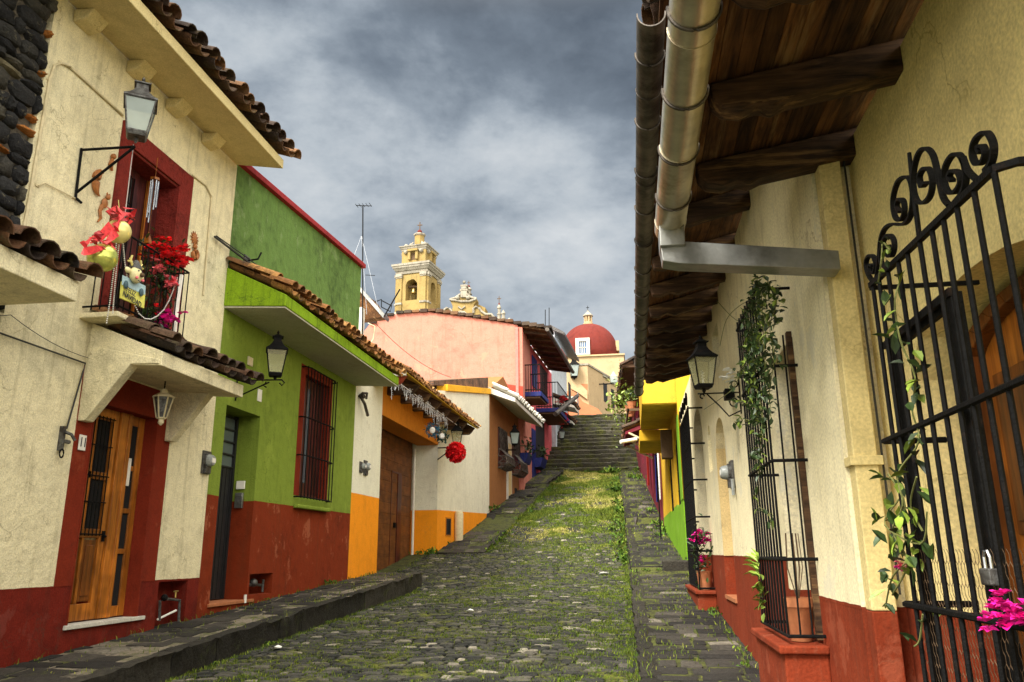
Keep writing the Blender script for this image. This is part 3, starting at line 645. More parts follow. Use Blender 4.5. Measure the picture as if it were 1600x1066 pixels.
def tiles(F,u0,u1,nin,nout,zin,zout,pitch=.24,r=.105,rows=2,jit=.03,b=None,zo=lambda u:0):
    b=b or MB(F); u=u0; n=max(1,round((u1-u0)/pitch)); p=(u1-u0)/n
    for i in range(n+1):
        u=u0+i*p+random.gauss(0,jit*.4); dz=zo(u)
        for q in range(rows):
            a=q/rows; c=(q+1)/rows
            lo=min(1,c+.10); du=random.gauss(0,jit*.35)
            f=lambda t,e=0:(u,nin+(nout-nin)*t,zin+(zout-zin)*t+dz+e)
            k=random.gauss(0,jit*.3); ext=random.uniform(-.03,.04) if q==rows-1 else 0
            A=Vector(f(a,.055+k)); B=Vector(f(lo,.075+k)); B.y+=ext; B.x+=du
            halfpipe(b,A,B,r*.82,r*random.uniform(.98,1.06),1,tint=random.random())
            if i<n:
                A=Vector(f(a,.03)); B=Vector(f(lo,.045)); A.x+=p/2; B.x+=p/2+random.gauss(0,jit*.3); B.y+=ext-random.uniform(0,.03)
                halfpipe(b,A,B,r*.95,r*.85,-1,tint=random.random())
    return b
def bars(b,F,u0,u1,n0,z0,z1,count,r=.008,rails=(),side=0,rr=None,flat=False,ni=0,skip=()):
    """cage grille standing n0 out of the wall: front bars, side returns to the wall, rails"""
    for i in range(count):
        u=u0+(u1-u0)*i/(count-1); b.tube([(u,n0,z0),(u,n0,z1)],r,6)
    for z in rails:
        b.tube([(u0,ni,z),(u0,n0,z),(u1,n0,z),(u1,ni,z)],rr or r*1.2,6)
def scroll(b,c,r0,r1,turns,start,plane,rad=.01,flip=1,k=28):
    """spiral in the (u,z) plane at n = plane"""
    pts=[]
    for i in range(k+1):
        t=i/k; r=r0+(r1-r0)*t; a=start+flip*turns*2*math.pi*t; pts.append((c[0]+r*math.cos(a),plane,c[1]+r*math.sin(a)))
    b.tube(pts,rad,6); return pts
def textobj(s,size,name,mat,parent,loc,rot,ext=.002,scalex=1.,shear=0):
    cu=bpy.data.curves.new(name,'FONT'); cu.body=s; cu.size=size; cu.extrude=ext; cu.align_x='CENTER'; cu.align_y='CENTER'
    t=bpy.data.objects.new('tmp',cu); COL.objects.link(t); dg=bpy.context.evaluated_depsgraph_get(); me=bpy.data.meshes.new_from_object(t.evaluated_get(dg)); bpy.data.objects.remove(t)
    me.name=name; o=bpy.data.objects.new(name,me); COL.objects.link(o); o.parent=parent; o.data.materials.clear(); o.data.materials.append(M[mat])
    o.location=loc; o.rotation_euler=rot; o.scale=(scalex,1,1); return o
def lantern(lab,loc,s=1.,rz=0,frame='iron',glass='lantern_glass',roof='iron',tall=1.,group='wall lanterns along the alley',bulb=True,tilt=0):
    """four sided street lantern, origin at the bottom of the glass body"""
    t=thing('wall_lantern',lab,'lantern',(0,0,0),group); B=MB(); h=.40*s; a=.105*s; c=.165*s
    for i,j in ((-1,-1),(1,-1),(1,1),(-1,1)): B.tube([(i*a,j*a,0),(i*c,j*c,h)],.010*s,4)
    for z,q in ((0,a),(h,c)):
        B.tube([(-q,-q,z),(q,-q,z),(q,q,z),(-q,q,z),(-q,-q,z)],.012*s,4)
    B.frust((0,0),a*.9,a*.9,-.05*s,a*1.08,a*1.08,-.008*s); B.lathe((0,0,-.12*s),[(.012*s,0),(.02*s,.02*s),(.03*s,.04*s),(.02*s,.06*s),(.04*s,.075*s)],8)
    B.build('frame',frame,t)
    G=MB(); q0=a*.97;q1=c*.97
    for i,j,k,l in ((-1,-1,1,-1),(1,-1,1,1),(1,1,-1,1),(-1,1,-1,-1)): G.quad((i*q0,j*q0,.01*s),(k*q0,l*q0,.01*s),(k*q1,l*q1,h-.01*s),(i*q1,j*q1,h-.01*s))
    G.build('glass_panes',glass,t)
    Q=MB(); e=c*1.12
    prof_=[(e,h+.0),(e,h+.018*s),(c*.78,h+.07*s),(c*.52,h+.13*s),(c*.42,h+.17*s)]
    for (x0,z0),(x1,z1) in zip(prof_,prof_[1:]): Q.frust((0,0),x0,x0,z0,x1,x1,z1)
    z=h+.17*s; Q.frust((0,0),c*.40,c*.40,z,c*.40,c*.40,z+.07*s*tall); z+=.07*s*tall
    Q.frust((0,0),c*.56,c*.56,z,c*.56,c*.56,z+.015*s); Q.frust((0,0),c*.5,c*.5,z+.015*s,c*.12,c*.12,z+.06*s)
    Q.lathe((0,0,z+.05*s),[(.012*s,0),(.012*s,.02*s),(.022*s,.035*s),(.022*s,.05*s),(.008*s,.065*s),(.004*s,.08*s)],8)
    Q.build('cap',roof,t)
    if bulb:
        K=MB(); K.tube([(0,0,.0),(0,0,.09*s)],.016*s,8); pts=[(.022*s*math.cos(x*.9),.022*s*math.sin(x*.9),.10*s+.006*s*x) for x in range(20)]; K.tube(pts,.008*s,5); K.build('bulb','white_plastic',t)
    t.location=loc; t.rotation_euler=(tilt,0,rz); return t
def meter(lab,F,u,n,z,s=1.,group='electricity meters on the walls'):
    t=thing('electricity_meter',lab,'meter',F.pt(u,0,z),group)
    b=MB(F); b.box(u-.10*s,u+.10*s,n,n+.03,z-.16*s,z+.15*s); b.box(u-.07*s,u+.07*s,n+.03,n+.06,z-.15*s,z-.05*s); b.build('base_plate','lead',t,bevel=.004)
    b=MB(F); b.lathe((u,n+.03,z+.02*s),[(.085*s,0),(.085*s,.03),(.075*s,.08),(.06*s,.10)],16,1); b.build('glass_cover','window_glass' if s<0 else 'grey_plastic',t,smooth=True)
    b=MB(F); b.box(u-.045*s,u+.045*s,n+.128,n+.134,z-.01*s,z+.05*s); b.build('dial','white_plastic',t)
    b=MB(F); b.lathe((u,n+.02,z+.02*s),[(.10*s,0),(.10*s,.035),(.09*s,.04)],16,1); b.build('ring','lead',t); return t
def cable(lab,pts,r=.006,mat='cable_black',sag=0,name='cable',cat='cable'):
    P=[]
    for a,b_ in zip(pts,pts[1:]):
        for k in range(8):
            t=k/8; P.append((a[0]+(b_[0]-a[0])*t,a[1]+(b_[1]-a[1])*t,a[2]+(b_[2]-a[2])*t-sag*4*t*(1-t)))
    P.append(pts[-1]); b=MB(); b.tube(P,r,5); o=b.build(name,mat); return tag(o,lab,cat)
def flowers(b,c,s,n,petal):
    for k in range(n):
        p=(c[0]+random.gauss(0,s),c[1]+random.gauss(0,s),c[2]+random.gauss(0,s*.8))
        for q in range(6):
            a=q*1.05+random.random(); b.leaf(p,(math.cos(a),math.sin(a),random.uniform(-.2,.8)),petal,petal*.85)
def foliage(b,c,s,n,L_,up=.3):
    for k in range(n):
        p=(c[0]+random.gauss(0,s[0]),c[1]+random.gauss(0,s[1]),c[2]+random.gauss(0,s[2])); d=(random.gauss(0,1),random.gauss(0,1),random.gauss(up,.7)); b.leaf(p,d,L_*random.uniform(.6,1.3),L_*.45)
# ============================================================= LEFT SIDE
# ---- dark stone house at the near left
H=thing('stone_house','dark volcanic stone house with brick chips and a low tiled canopy, nearest on the left','house',(-6,5,-1.2))
facade([('dado','red_dado',-3),('lower_wall','cream_left',-.27)],FL,1.2,6.55,-3,2.3,[],[-.27],H)
b=MB(FL); b.box(1.2,6.5,-6,-.03,2.3,9.5); b.build('upper_wall','lava_mortar',H)
b=MB(FL); bb=MB(FL); z=2.32
while z<7.2:
    hh=random.uniform(.09,.24); u=3.9
    while u<6.50:
        ww=min(random.uniform(.10,.40),6.57-u); chip=random.random()<.07
        t=b; h2=hh*(.35 if chip else 1); vs=[];k=9; cu,cz=u+ww/2,z+hh/2; o=[]
        for j in range(k):
            a=2*math.pi*j/k; q=(abs(math.cos(a))**6+abs(math.sin(a))**6)**(-1/6)*random.uniform(.82,1.0); o.append((ww*.53*q*math.cos(a),h2*.54*q*math.sin(a)))
        o=[(min(x_,6.55-cu),y_) for x_,y_ in o]
        vs=[(cu+x_,-.04,cz+y_) for x_,y_ in o]+[(cu+x_*.93,random.uniform(-.005,.03),cz+y_*.93) for x_,y_ in o]+[(cu+x_*.6,random.uniform(.02,.06),cz+y_*.6) for x_,y_ in o]+[(cu,.05,cz)]
        fs=[]
        for j in range(k): l=(j+1)%k; fs+=[(j,l,k+l,k+j),(k+j,k+l,2*k+l,2*k+j),(2*k+j,2*k+l,3*k)]
        t.add(vs,fs,1.0 if chip else random.random()*.94); u+=ww+.004
    z+=hh+.004
b.build('stones','lava_stone',H,smooth=45)
b=MB(FL); b.prism([(0,2.26),(1.05,2.25),(1.05,2.44),(0,2.75)],0,1.5,6.2); b.build('canopy','cream_left',H,bevel=.01)
tiles(FL,1.6,6.26,0,1.14,2.82,2.47,.27,.125,3,.05).build('canopy_tiles','roof_tile',H,smooth=50)
cable('thin black cable hanging down the cream wall to a little bracket left of door 11',[FL.pt(5.2,.03,2.1),FL.pt(7.75,.03,2.08),FL.pt(7.6,.03,1.32)],.010)
cable('loose black wire looping under the near canopy',[FL.pt(6.0,.03,2.24),FL.pt(6.6,.03,2.3),FL.pt(7.78,.03,2.15),FL.pt(8.0,.1,2.55)],.004,sag=.05)
t=thing('wire_clamp','rusty iron wire clamp with a ring left of door 11','clamp',FL.pt(7.55,0,1.15))
b=MB(FL); b.box(7.53,7.57,0,.05,1.08,1.34); b.tube([(7.55,.05,1.28),(7.62,.08,1.26),(7.66,.1,1.2)],.018,6); b.tube([(7.55,.05,1.18),(7.63,.06,1.18)],.022,6); b.build('arm','lead',t)
b=MB(FL); b.tube([(7.55+.03*math.sin(a*.7),.05,1.05+.045*math.cos(a*.7)) for a in range(10)],.009,5); b.build('ring','iron',t)
# ---- cream house, door 11
H=thing('cream_house','cream house with red base, door 11, balcony window and deep tiled eave','house',(-6,8.6,-1.1))
facade([('dado','red_dado',-3),('wall','cream_left',-.31)],FL,6.55,10.65,-3,6.02,[(8.04,9.28,-.72,1.72,.2),(8.08,9.16,2.66,4.93,.32),(9.68,10.36,-1.2,-.33,.22)],[-.31],H)
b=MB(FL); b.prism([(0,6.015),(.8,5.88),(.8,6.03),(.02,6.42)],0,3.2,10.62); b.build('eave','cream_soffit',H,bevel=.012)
for u in (6.95,7.92,8.78,9.7):
    b=MB(FL); b.prism([(0,5.83),(.16,5.86),(.26,5.98),(0,6.0)],0,u-.14,u+.14); b.build('corbel','cream_soffit',H,bevel=.02)
tiles(FL,3.3,10.72,0,.96,6.52,6.1,.265,.12,3,.05).build('roof_tiles','roof_tile',H,smooth=50)
b=MB(FL)
for a in ((7.77,8.04,-.31,2.07),(9.28,9.58,-.31,2.07),(8.04,9.28,1.72,2.07)): b.box(a[0],a[1],-.02,.005,a[2],a[3])
b.box(9.262,9.285,-.2,.012,-.72,1.72); b.box(8.035,8.05,-.2,.012,-.72,1.72); b.box(8.05,9.262,-.2,.0,1.70,1.722); b.build('door_surround','red_surround',H)
b=MB(FL); b.box(8.0,9.42,-.2,.03,-.76,-.715); b.build('door_sill','off_white',H,bevel=.006)
b=MB(FL)
for a in ((7.86,8.08,2.6,5.2),(9.16,9.45,2.6,5.2),(8.08,9.16,4.93,5.2)): b.box(a[0],a[1],-.01,.035,a[2],a[3])
b.box(9.135,9.165,-.32,.03,2.66,4.93); b.box(8.078,8.10,-.32,.03,2.66,4.93); b.box(8.1,9.135,-.32,.0,4.90,4.93); b.build('window_surround','red_rough',H,bevel=.008)
# door canopy
b=MB(FL); b.prism([(0,2.09),(.92,2.03),(.92,2.19),(0,2.57)],0,7.80,9.70)
for u in (7.78,9.46): b.prism([(0,1.44),(.09,1.44),(.56,2.06),(.9,2.05),(.9,2.10),(0,2.3)],0,u,u+.15)
b.build('door_canopy','cream_left',H,bevel=.008)
tiles(FL,7.88,9.86,0,1.02,2.66,2.24,.25,.11,3,.05).build('canopy_tiles','roof_tile',H,smooth=50)
# the wooden door of number 11
D=MB(FL); n=-.155
def bx(m,u0,u1,z0,z1,n0=-.2,n1=n): m.box(u0,u1,n0,n1,z0,z1)
for a in ((8.05,8.14,-.70,1.70),(8.62,8.72,-.70,1.70),(8.14,8.62,-.70,-.52),(8.14,8.62,1.56,1.70),(8.14,8.62,.20,.30),(8.14,8.62,.86,.95),(8.33,8.37,-.52,.20),(8.28,8.34,.3,1.56)): bx(D,*a)
dr=D.build('door','door_wood',H,bevel=.006)
b=MB(FL); b.box(8.16,8.32,-.19,-.172,-.5,.18); b.box(8.39,8.60,-.19,-.172,-.5,.18); b.box(8.42,8.57,-.175,-.16,-.44,.12); b.build('door_panel','door_wood_dark',dr,bevel=.008)
b=MB(FL); b.box(8.14,8.62,-.197,-.188,.3,1.56); b.build('door_screen','void',dr)
b=MB(FL)
for k in range(8): b.tube([(8.14+k*.066,-.14,.22),(8.14+k*.066,-.14,1.6)],.007,5)
for z in (.24,.6,.9,1.25,1.58): b.tube([(8.12,-.14,z),(8.64,-.14,z)],.007,5)
b.build('door_grille','iron',dr)
b=MB(FL); b.box(8.655,8.685,-.155,-.13,.16,.28); b.ball((8.67,-.12,.22),.018,8,5); b.build('door_handle','iron',dr)
b=MB(FL)
for a in ((8.74,8.97,-.70,1.70),(9.15,9.26,-.70,1.70),(8.97,9.15,-.70,-.58),(8.97,9.15,1.58,1.70),(8.97,9.15,.02,.08),(8.97,9.15,.5,.56),(8.97,9.15,1.02,1.08)): bx(b,*a,n1=-.135 if a[0]<8.9 else -.165)
b.box(8.88,8.93,-.14,-.12,-.7,1.7)
s=b.build('sidelight','door_wood',H,bevel=.005)
b=MB(FL); b.box(8.97,9.15,-.197,-.185,-.58,1.58); b.build('sidelight_glass','void',s)
# balcony window joinery
b=MB(FL)
for a in ((8.10,8.2,2.66,4.9),(8.58,8.68,2.66,4.9),(9.03,9.135,2.66,4.9),(8.2,8.58,4.78,4.9),(8.2,8.58,3.5,3.6),(8.2,8.58,2.66,3.0),(8.68,9.03,2.66,4.9)): b.box(a[0],a[1],-.31,-.27 if a[0]!=8.68 else -.3,a[2],a[3])
jo=b.build('balcony_door','maroon_wood',H,bevel=.005)
b=MB(FL); b.box(8.2,8.58,-.305,-.295,3.0,4.78); b.build('mesh_pane','lead',jo)
b=MB(FL)
for k in range(6): b.tube([(8.2+k*.076,-.26,3.0),(8.2+k*.076,-.26,4.78)],.007,5)
for z in (3.5,4.0,4.4): b.tube([(8.2,-.26,z),(8.58,-.26,z)],.007,5)
b.build('door_bars','iron',jo)
b=MB(FL); b.box(8.87,8.90,-.29,-.26,2.7,4.9); b.build('lit_edge','door_wood',jo)
# balcony railing
RL=MB(FL); u0,u1,zz0,zz1,nn=7.62,8.95,2.66,3.56,.42
for k in range(13): u=u0+(u1-u0)*k/12; RL.tube([(u,nn,zz0),(u,nn,zz1)],.008,5)
for k in range(1,4):
    for u in (u0,u1): RL.tube([(u,nn*k/4,zz0),(u,nn*k/4,zz1)],.008,5)
for z in (zz0+.04,zz1): RL.tube([(u0,0,z),(u0,nn,z),(u1,nn,z),(u1,0,z)],.013,5)
RL.build('balcony_railing','iron',H)
b=MB(FL); b.box(7.58,9.0,-.02,.47,2.56,2.62); b.build('balcony_slab','cream_left',H,bevel=.01)
def pipe(lab,px,r=.012,mat='conduit',n=.02,F=FL,name='conduit'):
    b=MB(F); P=[]
    for p in px: u,z=F.hit(*p,n); P.append((u,n,z))
    b.tube(P,r,6)
    for (u,_,z) in P[::2]: b.box(u-.03,u+.03,0,n*.6,z-.012,z+.012)
    return tag(b.build(name,mat,smooth=True),lab,'pipe')
pipe('long painted conduit running up the wall edge and across to the upper lantern',[(32,375),(40,345),(78,125),(86,102),(96,98),(110,105),(192,180)],.016)
pipe('painted conduit bending down the wall right of the balcony window',[(300,273),(322,290),(331,308),(318,462)],.014)
pipe('thin painted conduit under the iron lantern bracket',[(60,290),(70,286),(118,310)],.007)
pipe('whitish conduit standing on the canopy right of the balcony railing',[(283,430),(277,470),(270,538)],.03,'white_plastic',.42)
# wall ornaments, signs
def orn(lab,cat,px,fn,name):
    u,z=FL.hit(*px); b=MB(FL); fn(b,u,z); return tag(b.build(name,'clay_ornament',smooth=True),lab,cat)
def cat_(b,u,z):
    b.ball((u,.03,z),.05,10,6,(1,.5,1.3)); b.ball((u+.03,.04,z+.09),.035,8,5,(1,.7,1)); b.tube([(u-.02,.02,z-.04),(u-.05,.02,z-.12),(u-.02,.02,z-.2),(u-.06,.02,z-.26)],[.03,.02,.018,.01],6)
    for s_ in(-1,1): b.frust((u+.03+s_*.02,.04),.012,.01,z+.115,.002,.002,z+.145)
def moon(b,u,z):
    pts=[(u+.09*math.cos(a),.03,z+.15*math.sin(a)) for a in np.linspace(1.3,4.9,12)]; b.tube(pts,[.005,.02,.035,.045,.05,.052,.05,.045,.035,.025,.015,.005],7)
def sun_(b,u,z):
    b.lathe((u,.0,z),[(.06,.0),(.06,.02),(.03,.035)],14,1)
    for k in range(12):
        a=k*math.pi/6; b.tube([(u+.055*math.cos(a),.01,z+.055*math.sin(a)),(u+.11*math.cos(a),.01,z+.11*math.sin(a))],[.018,.004],5)
def figure(b,u,z): b.ball((u,.03,z+.06),.035,8,5); b.tube([(u,.02,z+.03),(u-.02,.02,z-.06),(u+.02,.02,z-.12)],[.02,.03,.012],6)
def loopcat(b,u,z):
    b.tube([(u+.06*math.cos(a),.03,z+.06*math.sin(a)) for a in np.linspace(-3.6,2.2,14)],[.014]+[.03]*12+[.012],7); b.ball((u-.04,.04,z+.10),.036,8,5)
    for s_ in(-1,1): b.frust((u-.04+s_*.022,.04),.012,.01,z+.125,.002,.002,z+.155)
orn('small clay cat with curled tail, highest ornament left of the balcony window','ornament',(173,252),figure,'cat_ornament')
orn('clay crescent moon hung below the iron lantern arm','ornament',(154,288),moon,'moon_ornament')
orn('clay cat climbing the wall above the red ribbon','ornament',(160,318),cat_,'cat_ornament')
orn('clay sun with rays right of the balcony window','ornament',(303,373),sun_,'sun_ornament')
orn('clay cat curled in a ring beneath the clay sun','ornament',(302,398),loopcat,'cat_ornament')
u,z=FL.hit(126,692); t=thing('house_number','white plaque with black number 11 left of the wooden door','sign',FL.pt(u,0,z))
b=MB(FL); b.box(u-.055,u+.055,.012,.028,z-.085,z+.085); b.build('plate','white_plastic',t,bevel=.004); textobj('11',.15,'digits','ink',t,(.032,0,0),(R(90),0,R(90)),.002,.8)
b=MB(FL); b.box(9.0,9.06,-.17,-.155,.83,1.17); o=b.build('bell_plate','white_plastic',bevel=.004); tag(o,'narrow white bell plate by the right jamb of door 11','bell plate')
b=MB(FL); b.box(9.262,9.264,-.16,-.10,.8,1.1); 
# hanging porch lamp
def hangl(loc):
    t=thing('hanging_lamp','small cream lantern hanging by a chain under the canopy of door 11','lantern')
    b=MB(); b.tube([(0,0,.36),(0,0,.5)],.008,5); [b.ball((0,0,.37+k*.03),.012,6,4) for k in range(5)]; b.build('chain','iron',t)
    b=MB(); b.lathe((0,0,0),[(.01,-.08),(.035,-.05),(.03,-.01),(.055,.0),(.06,.015)],6); b.lathe((0,0,.26),[(.13,0),(.12,.02),(.05,.06),(.035,.10),(.01,.11)],6)
    for k in range(6): a=k*math.pi/3+math.pi/6; b.tube([(.055*math.cos(a),.055*math.sin(a),.01),(.11*math.cos(a),.11*math.sin(a),.26)],.009,4)
    b.build('frame','conduit',t); b=MB(); b.lathe((0,0,0),[(.05,.015),(.105,.26)],6); b.build('glass','lead',t); t.location=loc
hangl((-5.6,8.72,1.60))
# iron lantern bracket and lantern, upper left
def bracket(lab,pts,r=.012,F=W,extra=()):
    b=MB(F); 
    for p in pts: b.tube(p,r,5)
    return tag(b.build('lantern_bracket','iron'),lab,'bracket')
bracket('plain triangular iron bracket holding the bluish lantern on the cream house',[[(-5.98,7.24,3.86),(-5.98,7.22,4.46)],[(-5.98,7.22,4.44),(-5.34,7.25,4.44)],[(-5.98,7.24,3.92),(-5.34,7.25,4.44)],[(-5.98,7.24,3.86),(-5.96,7.32,3.83)]],.016)
lantern('weathered grey lantern with bluish glass standing on the bracket above the balcony',(-5.34,7.25,4.60),.95,.6,'lead','lantern_glass','lead',bulb=False)
cable('thin wire from the upper lantern down past the balcony',[(-5.4,7.3,4.5),(-5.5,7.45,3.6)],.005,'beads')
# wind chime
u,z=FL.hit(240,300,.15)
t=thing('wind_chime','wind chime with silver tubes hanging in the balcony window','wind chime',(-5.85,u,z))
b=MB(FL); b.tube([(u,.15,z+.48),(u,.15,z+.2)],.004,4); b.lathe((u,.15,z+.16),[(.06,0),(.06,.03)],6); b.lathe((u,.15,z-.72),[(.07,0),(.005,.17)],4); b.tube([(u,.15,z+.16),(u,.15,z-.55)],.003,4); b.build('wooden_top','door_wood',t)
for k in range(6): a=k*1.047; b=MB(FL); b.tube([(u+.045*math.cos(a),.15+.045*math.sin(a),z+.15),(u+.045*math.cos(a),.15+.045*math.sin(a),z-.16-.05*k)],.009,6); b.build('chime_tube','steel',t)
# baubles with ribbon
for lab,px,r,mt in (('pale gold Christmas ball with the red bow, the upper of the two',(185,362),.135,'gold_ball'),('yellow green glassy Christmas ball, the lower of the two',(160,403),.155,'gold_ball2')):
    u,z=FL.hit(*px,.5); t=thing('christmas_ball',lab,'bauble',FL.pt(u,.5,z),'Christmas balls at the balcony'); b=MB(FL); b.ball((u,.5,z),r,24,14); b.build('ball',mt,t,smooth=True); b=MB(FL); b.lathe((u,.5,z+r),[(.025,-.01),(.025,.03),(.008,.04)],8); b.tube([(u,.5,z+r),(u,.45,z+r+.25)],.004,4); b.build('hook','gold_ball',t)
b=MB(FL)
def rib(px,n,wd=.05):
    P=[]
    for p in px: u,z=FL.hit(*p,n+random.uniform(-.04,.04)); P.append((u,n+random.uniform(-.05,.05),z))
    vs=[];
    for i,p in enumerate(P): s_=wd*(.5+.5*math.sin(i*1.7+1)); vs+=[(p[0]-s_,p[1],p[2]+s_*.5),(p[0]+s_,p[1]+.02,p[2]-s_*.5)]
    b.add(vs,[(2*i,2*i+1,2*i+3,2*i+2) for i in range(len(P)-1)])
rib([(196,325),(190,335),(178,345),(172,355),(178,362),(170,375),(160,385),(150,388),(140,392),(130,398)],.55); rib([(172,352),(160,372),(148,380),(138,378),(132,385)],.5)
for k in range(16):
    px=(random.uniform(176,200),random.uniform(328,350)) if k<8 else (random.uniform(148,176),random.uniform(370,392)); q=[(px[0]+random.uniform(-9,9),px[1]+random.uniform(-7,7)) for _ in range(4)]; rib(q,.55,.04)
tag(b.build('ribbon','ribbon'),'frilly red and white ribbon tied round the two Christmas balls','ribbon')
# reindeer sign
u,z=FL.hit(209,445,.5); t=thing('reindeer_sign','Christmas sign with a reindeer head above the words FELIZ NAVIDAD','sign',FL.pt(u,.5,z))
q=[FL.hit(*p,.5) for p in ((190,440),(226,458),(224,482),(188,466))]; b=MB(FL); b.prism(q,1,.49,.51); b.build('board','sign_yellow',t)
q=[FL.hit(*p,.51) for p in ((191,430),(227,447),(226,461),(190,445))]; b=MB(FL); b.prism(q,1,.51,.516); b.build('band','sign_blue',t)
for p in ((197,445),(221,457)):
    uu,zz_=FL.hit(*p,.53); b=MB(FL); b.ball((uu,.53,zz_),.042,10,6,(.8,.4,1.2)); b.build('mitten','cloth_dark',t,smooth=True)
uu,zz_=FL.hit(212,434,.55); b=MB(FL); b.ball((uu,.55,zz_+.03),.095,14,9,(1,.6,1)); 
for s_ in (-1,1): b.ball((uu+s_*.12,.53,zz_+.05),.045,8,5,(1.2,.5,.8))
b.build('head','cone_skin',t,smooth=True)
b=MB(FL); b.ball((uu+.01,.62,zz_+.03),.028,8,5,tint=.5); b.build('nose','twig',t,smooth=True)
for s_ in (-1,1): b=MB(FL); b.ball((uu+s_*.055,.605,zz_-.02),.018,6,4); b.build('cheek','pink_petals',t); 
b=MB(FL); 
for s_ in (-1,1): b.ball((uu+s_*.03,.6,zz_+.07),.010,6,4)
b.tube([(uu-.04,.61,zz_-.045),(uu,.62,zz_-.06),(uu+.04,.61,zz_-.045)],.004,4); b.build('eyes_and_smile','ink',t)
b=MB(FL); b.lathe((uu,.53,zz_+.10),[(.07,0),(.065,.04),(.03,.1),(.02,.11)],10); b.build('hat','lead',t)
b=MB(FL)
for s_ in (-1,1): b.tube([(uu+s_*.05,.53,zz_+.12),(uu+s_*.11,.53,zz_+.2)],.014,5); b.tube([(uu+s_*.08,.53,zz_+.16),(uu+s_*.14,.53,zz_+.155)],.012,5); b.tube([(uu+s_*.1,.53,zz_+.18),(uu+s_*.08,.53,zz_+.24)],.012,5)
b.build('antler','gold_ball',t)
sa=math.atan2(-.15,1)
for s_,px in (('FELIZ',(208,456)),('NAVIDAD',(207,468))):
    uu,zz_=FL.hit(*px,.58 if s_=='FELIZ' else .52); lo=FL.pt(uu,.556 if s_=='FELIZ' else .518,zz_)
    textobj(s_,.085 if s_=='FELIZ' else .092,'lettering','ink',t,tuple(Vector(lo)-Vector(t.location)),(R(90),R(6),R(90)),.002,.85)
# bead garlands
def beads(lab,px,n=.5,r=.009):
    P=[]
    for p in px: u,z=FL.hit(*p,n); P.append((u,n,z))
    b=MB(FL)
    for a,c in zip(P,P[1:]):
        m=max(2,int((Vector(c)-Vector(a)).length/(r*2.4)))
        for k in range(m): b.ball(tuple(Vector(a).lerp(Vector(c),k/m)),r,6,4)
    tag(b.build('bead_garland','beads'),lab,'garland')
beads('silver bead string hanging straight down left of the reindeer sign, left strand',[(182,378),(178,420),(172,470),(166,508)])
beads('silver bead string beside the left strand, ending by a small bell',[(186,380),(180,440),(176,492)])
beads('silver bead string falling onto the reindeer sign',[(192,378),(195,410),(199,435)])
beads('long silver bead garland looping below the sign and up to the railing corner',[(211,478),(217,490),(226,498),(236,499),(246,494),(256,484),(264,470),(272,450),(278,432)])
def plant(name,lab,px,fol,fl,n=.3,s=.13,petal=.05,nf=18,nl=90,group=None,F=FL):
    u,z=F.hit(*px,n); t=thing(name,lab,'plant',F.pt(u,n,z-.25),group)
    n-=.12; b=MB(F); b.lathe((u,n,z-.26),[(.05,0),(.07,.11),(.08,.12),(.08,.15)],12); b.build('pot','beam_wood',t,smooth=True); n+=.10
    b=MB(F); foliage(b,(u,n,z),(s,s*.7,s),nl,.09); b.build('leaves','leaf_dark',t)
    b=MB(F); flowers(b,(u,n+.10,z+.04),s*.8,nf,petal); b.build('flowers',fl,t); return t
plant('poinsettia','big bright red poinsettia at the top of the balcony railing',(250,396),None,'red_petals',.35,.13,.075,34,70)
plant('poinsettia','red poinsettia spilling over the right end of the balcony railing',(272,415),None,'red_petals',.40,.07,.065,16,40)
plant('geranium','pale pink geranium in the middle of the balcony behind the bars',(243,432),None,'pink_petals',.38,.08,.065,12,60)
plant('geranium','pink geranium at the right of the balcony above the magenta one',(258,452),None,'pink_petals',.38,.08,.065,14,60)
plant('geranium','magenta geranium low on the balcony near the canopy tiles',(250,502),None,'magenta_petals',.38,.08,.07,14,60)
plant('geranium','geranium with one red bloom low in the middle of the balcony',(233,490),None,'red_petals',.36,.06,.04,4,60)
# water pipe in the recess
t=thing('water_pipe','bent water pipe with a brass tap in the red recess right of door 11','pipe',FL.pt(9.85,.05,-.95))
P=[FL.hit(*p,.03) for p in ((249,970),(250,939),(262,936),(281,938),(279,972))]; b=MB(FL); b.tube([(p[0],.03,p[1]) for p in P],.018,7); b.build('tube','lead',t,smooth=True)
uu,zz_=FL.hit(274,934,.03); b=MB(FL); b.tube([(uu,.03,zz_),(uu,.03,zz_+.07)],.012,6); b.tube([(uu-.05,.03,zz_+.08),(uu+.05,.03,zz_+.08)],.010,6); b.build('tap','bell_brass',t)
uu,zz_=FL.hit(257,934,.03); b=MB(FL); b.ball((uu,.03,zz_),.045,10,6); b.build('water_meter','iron',t)
P=[FL.hit(*p,.02) for p in ((246,968),(275,954))]; b=MB(FL); b.tube([(P[0][0],.02,P[0][1]),(P[1][0],.02,P[1][1])],.014,6); b.build('drain_tube','white_plastic',t)
meter('round glass electricity meter at the edge of the cream and green houses',FL,10.52,.0,1.28,1.05)
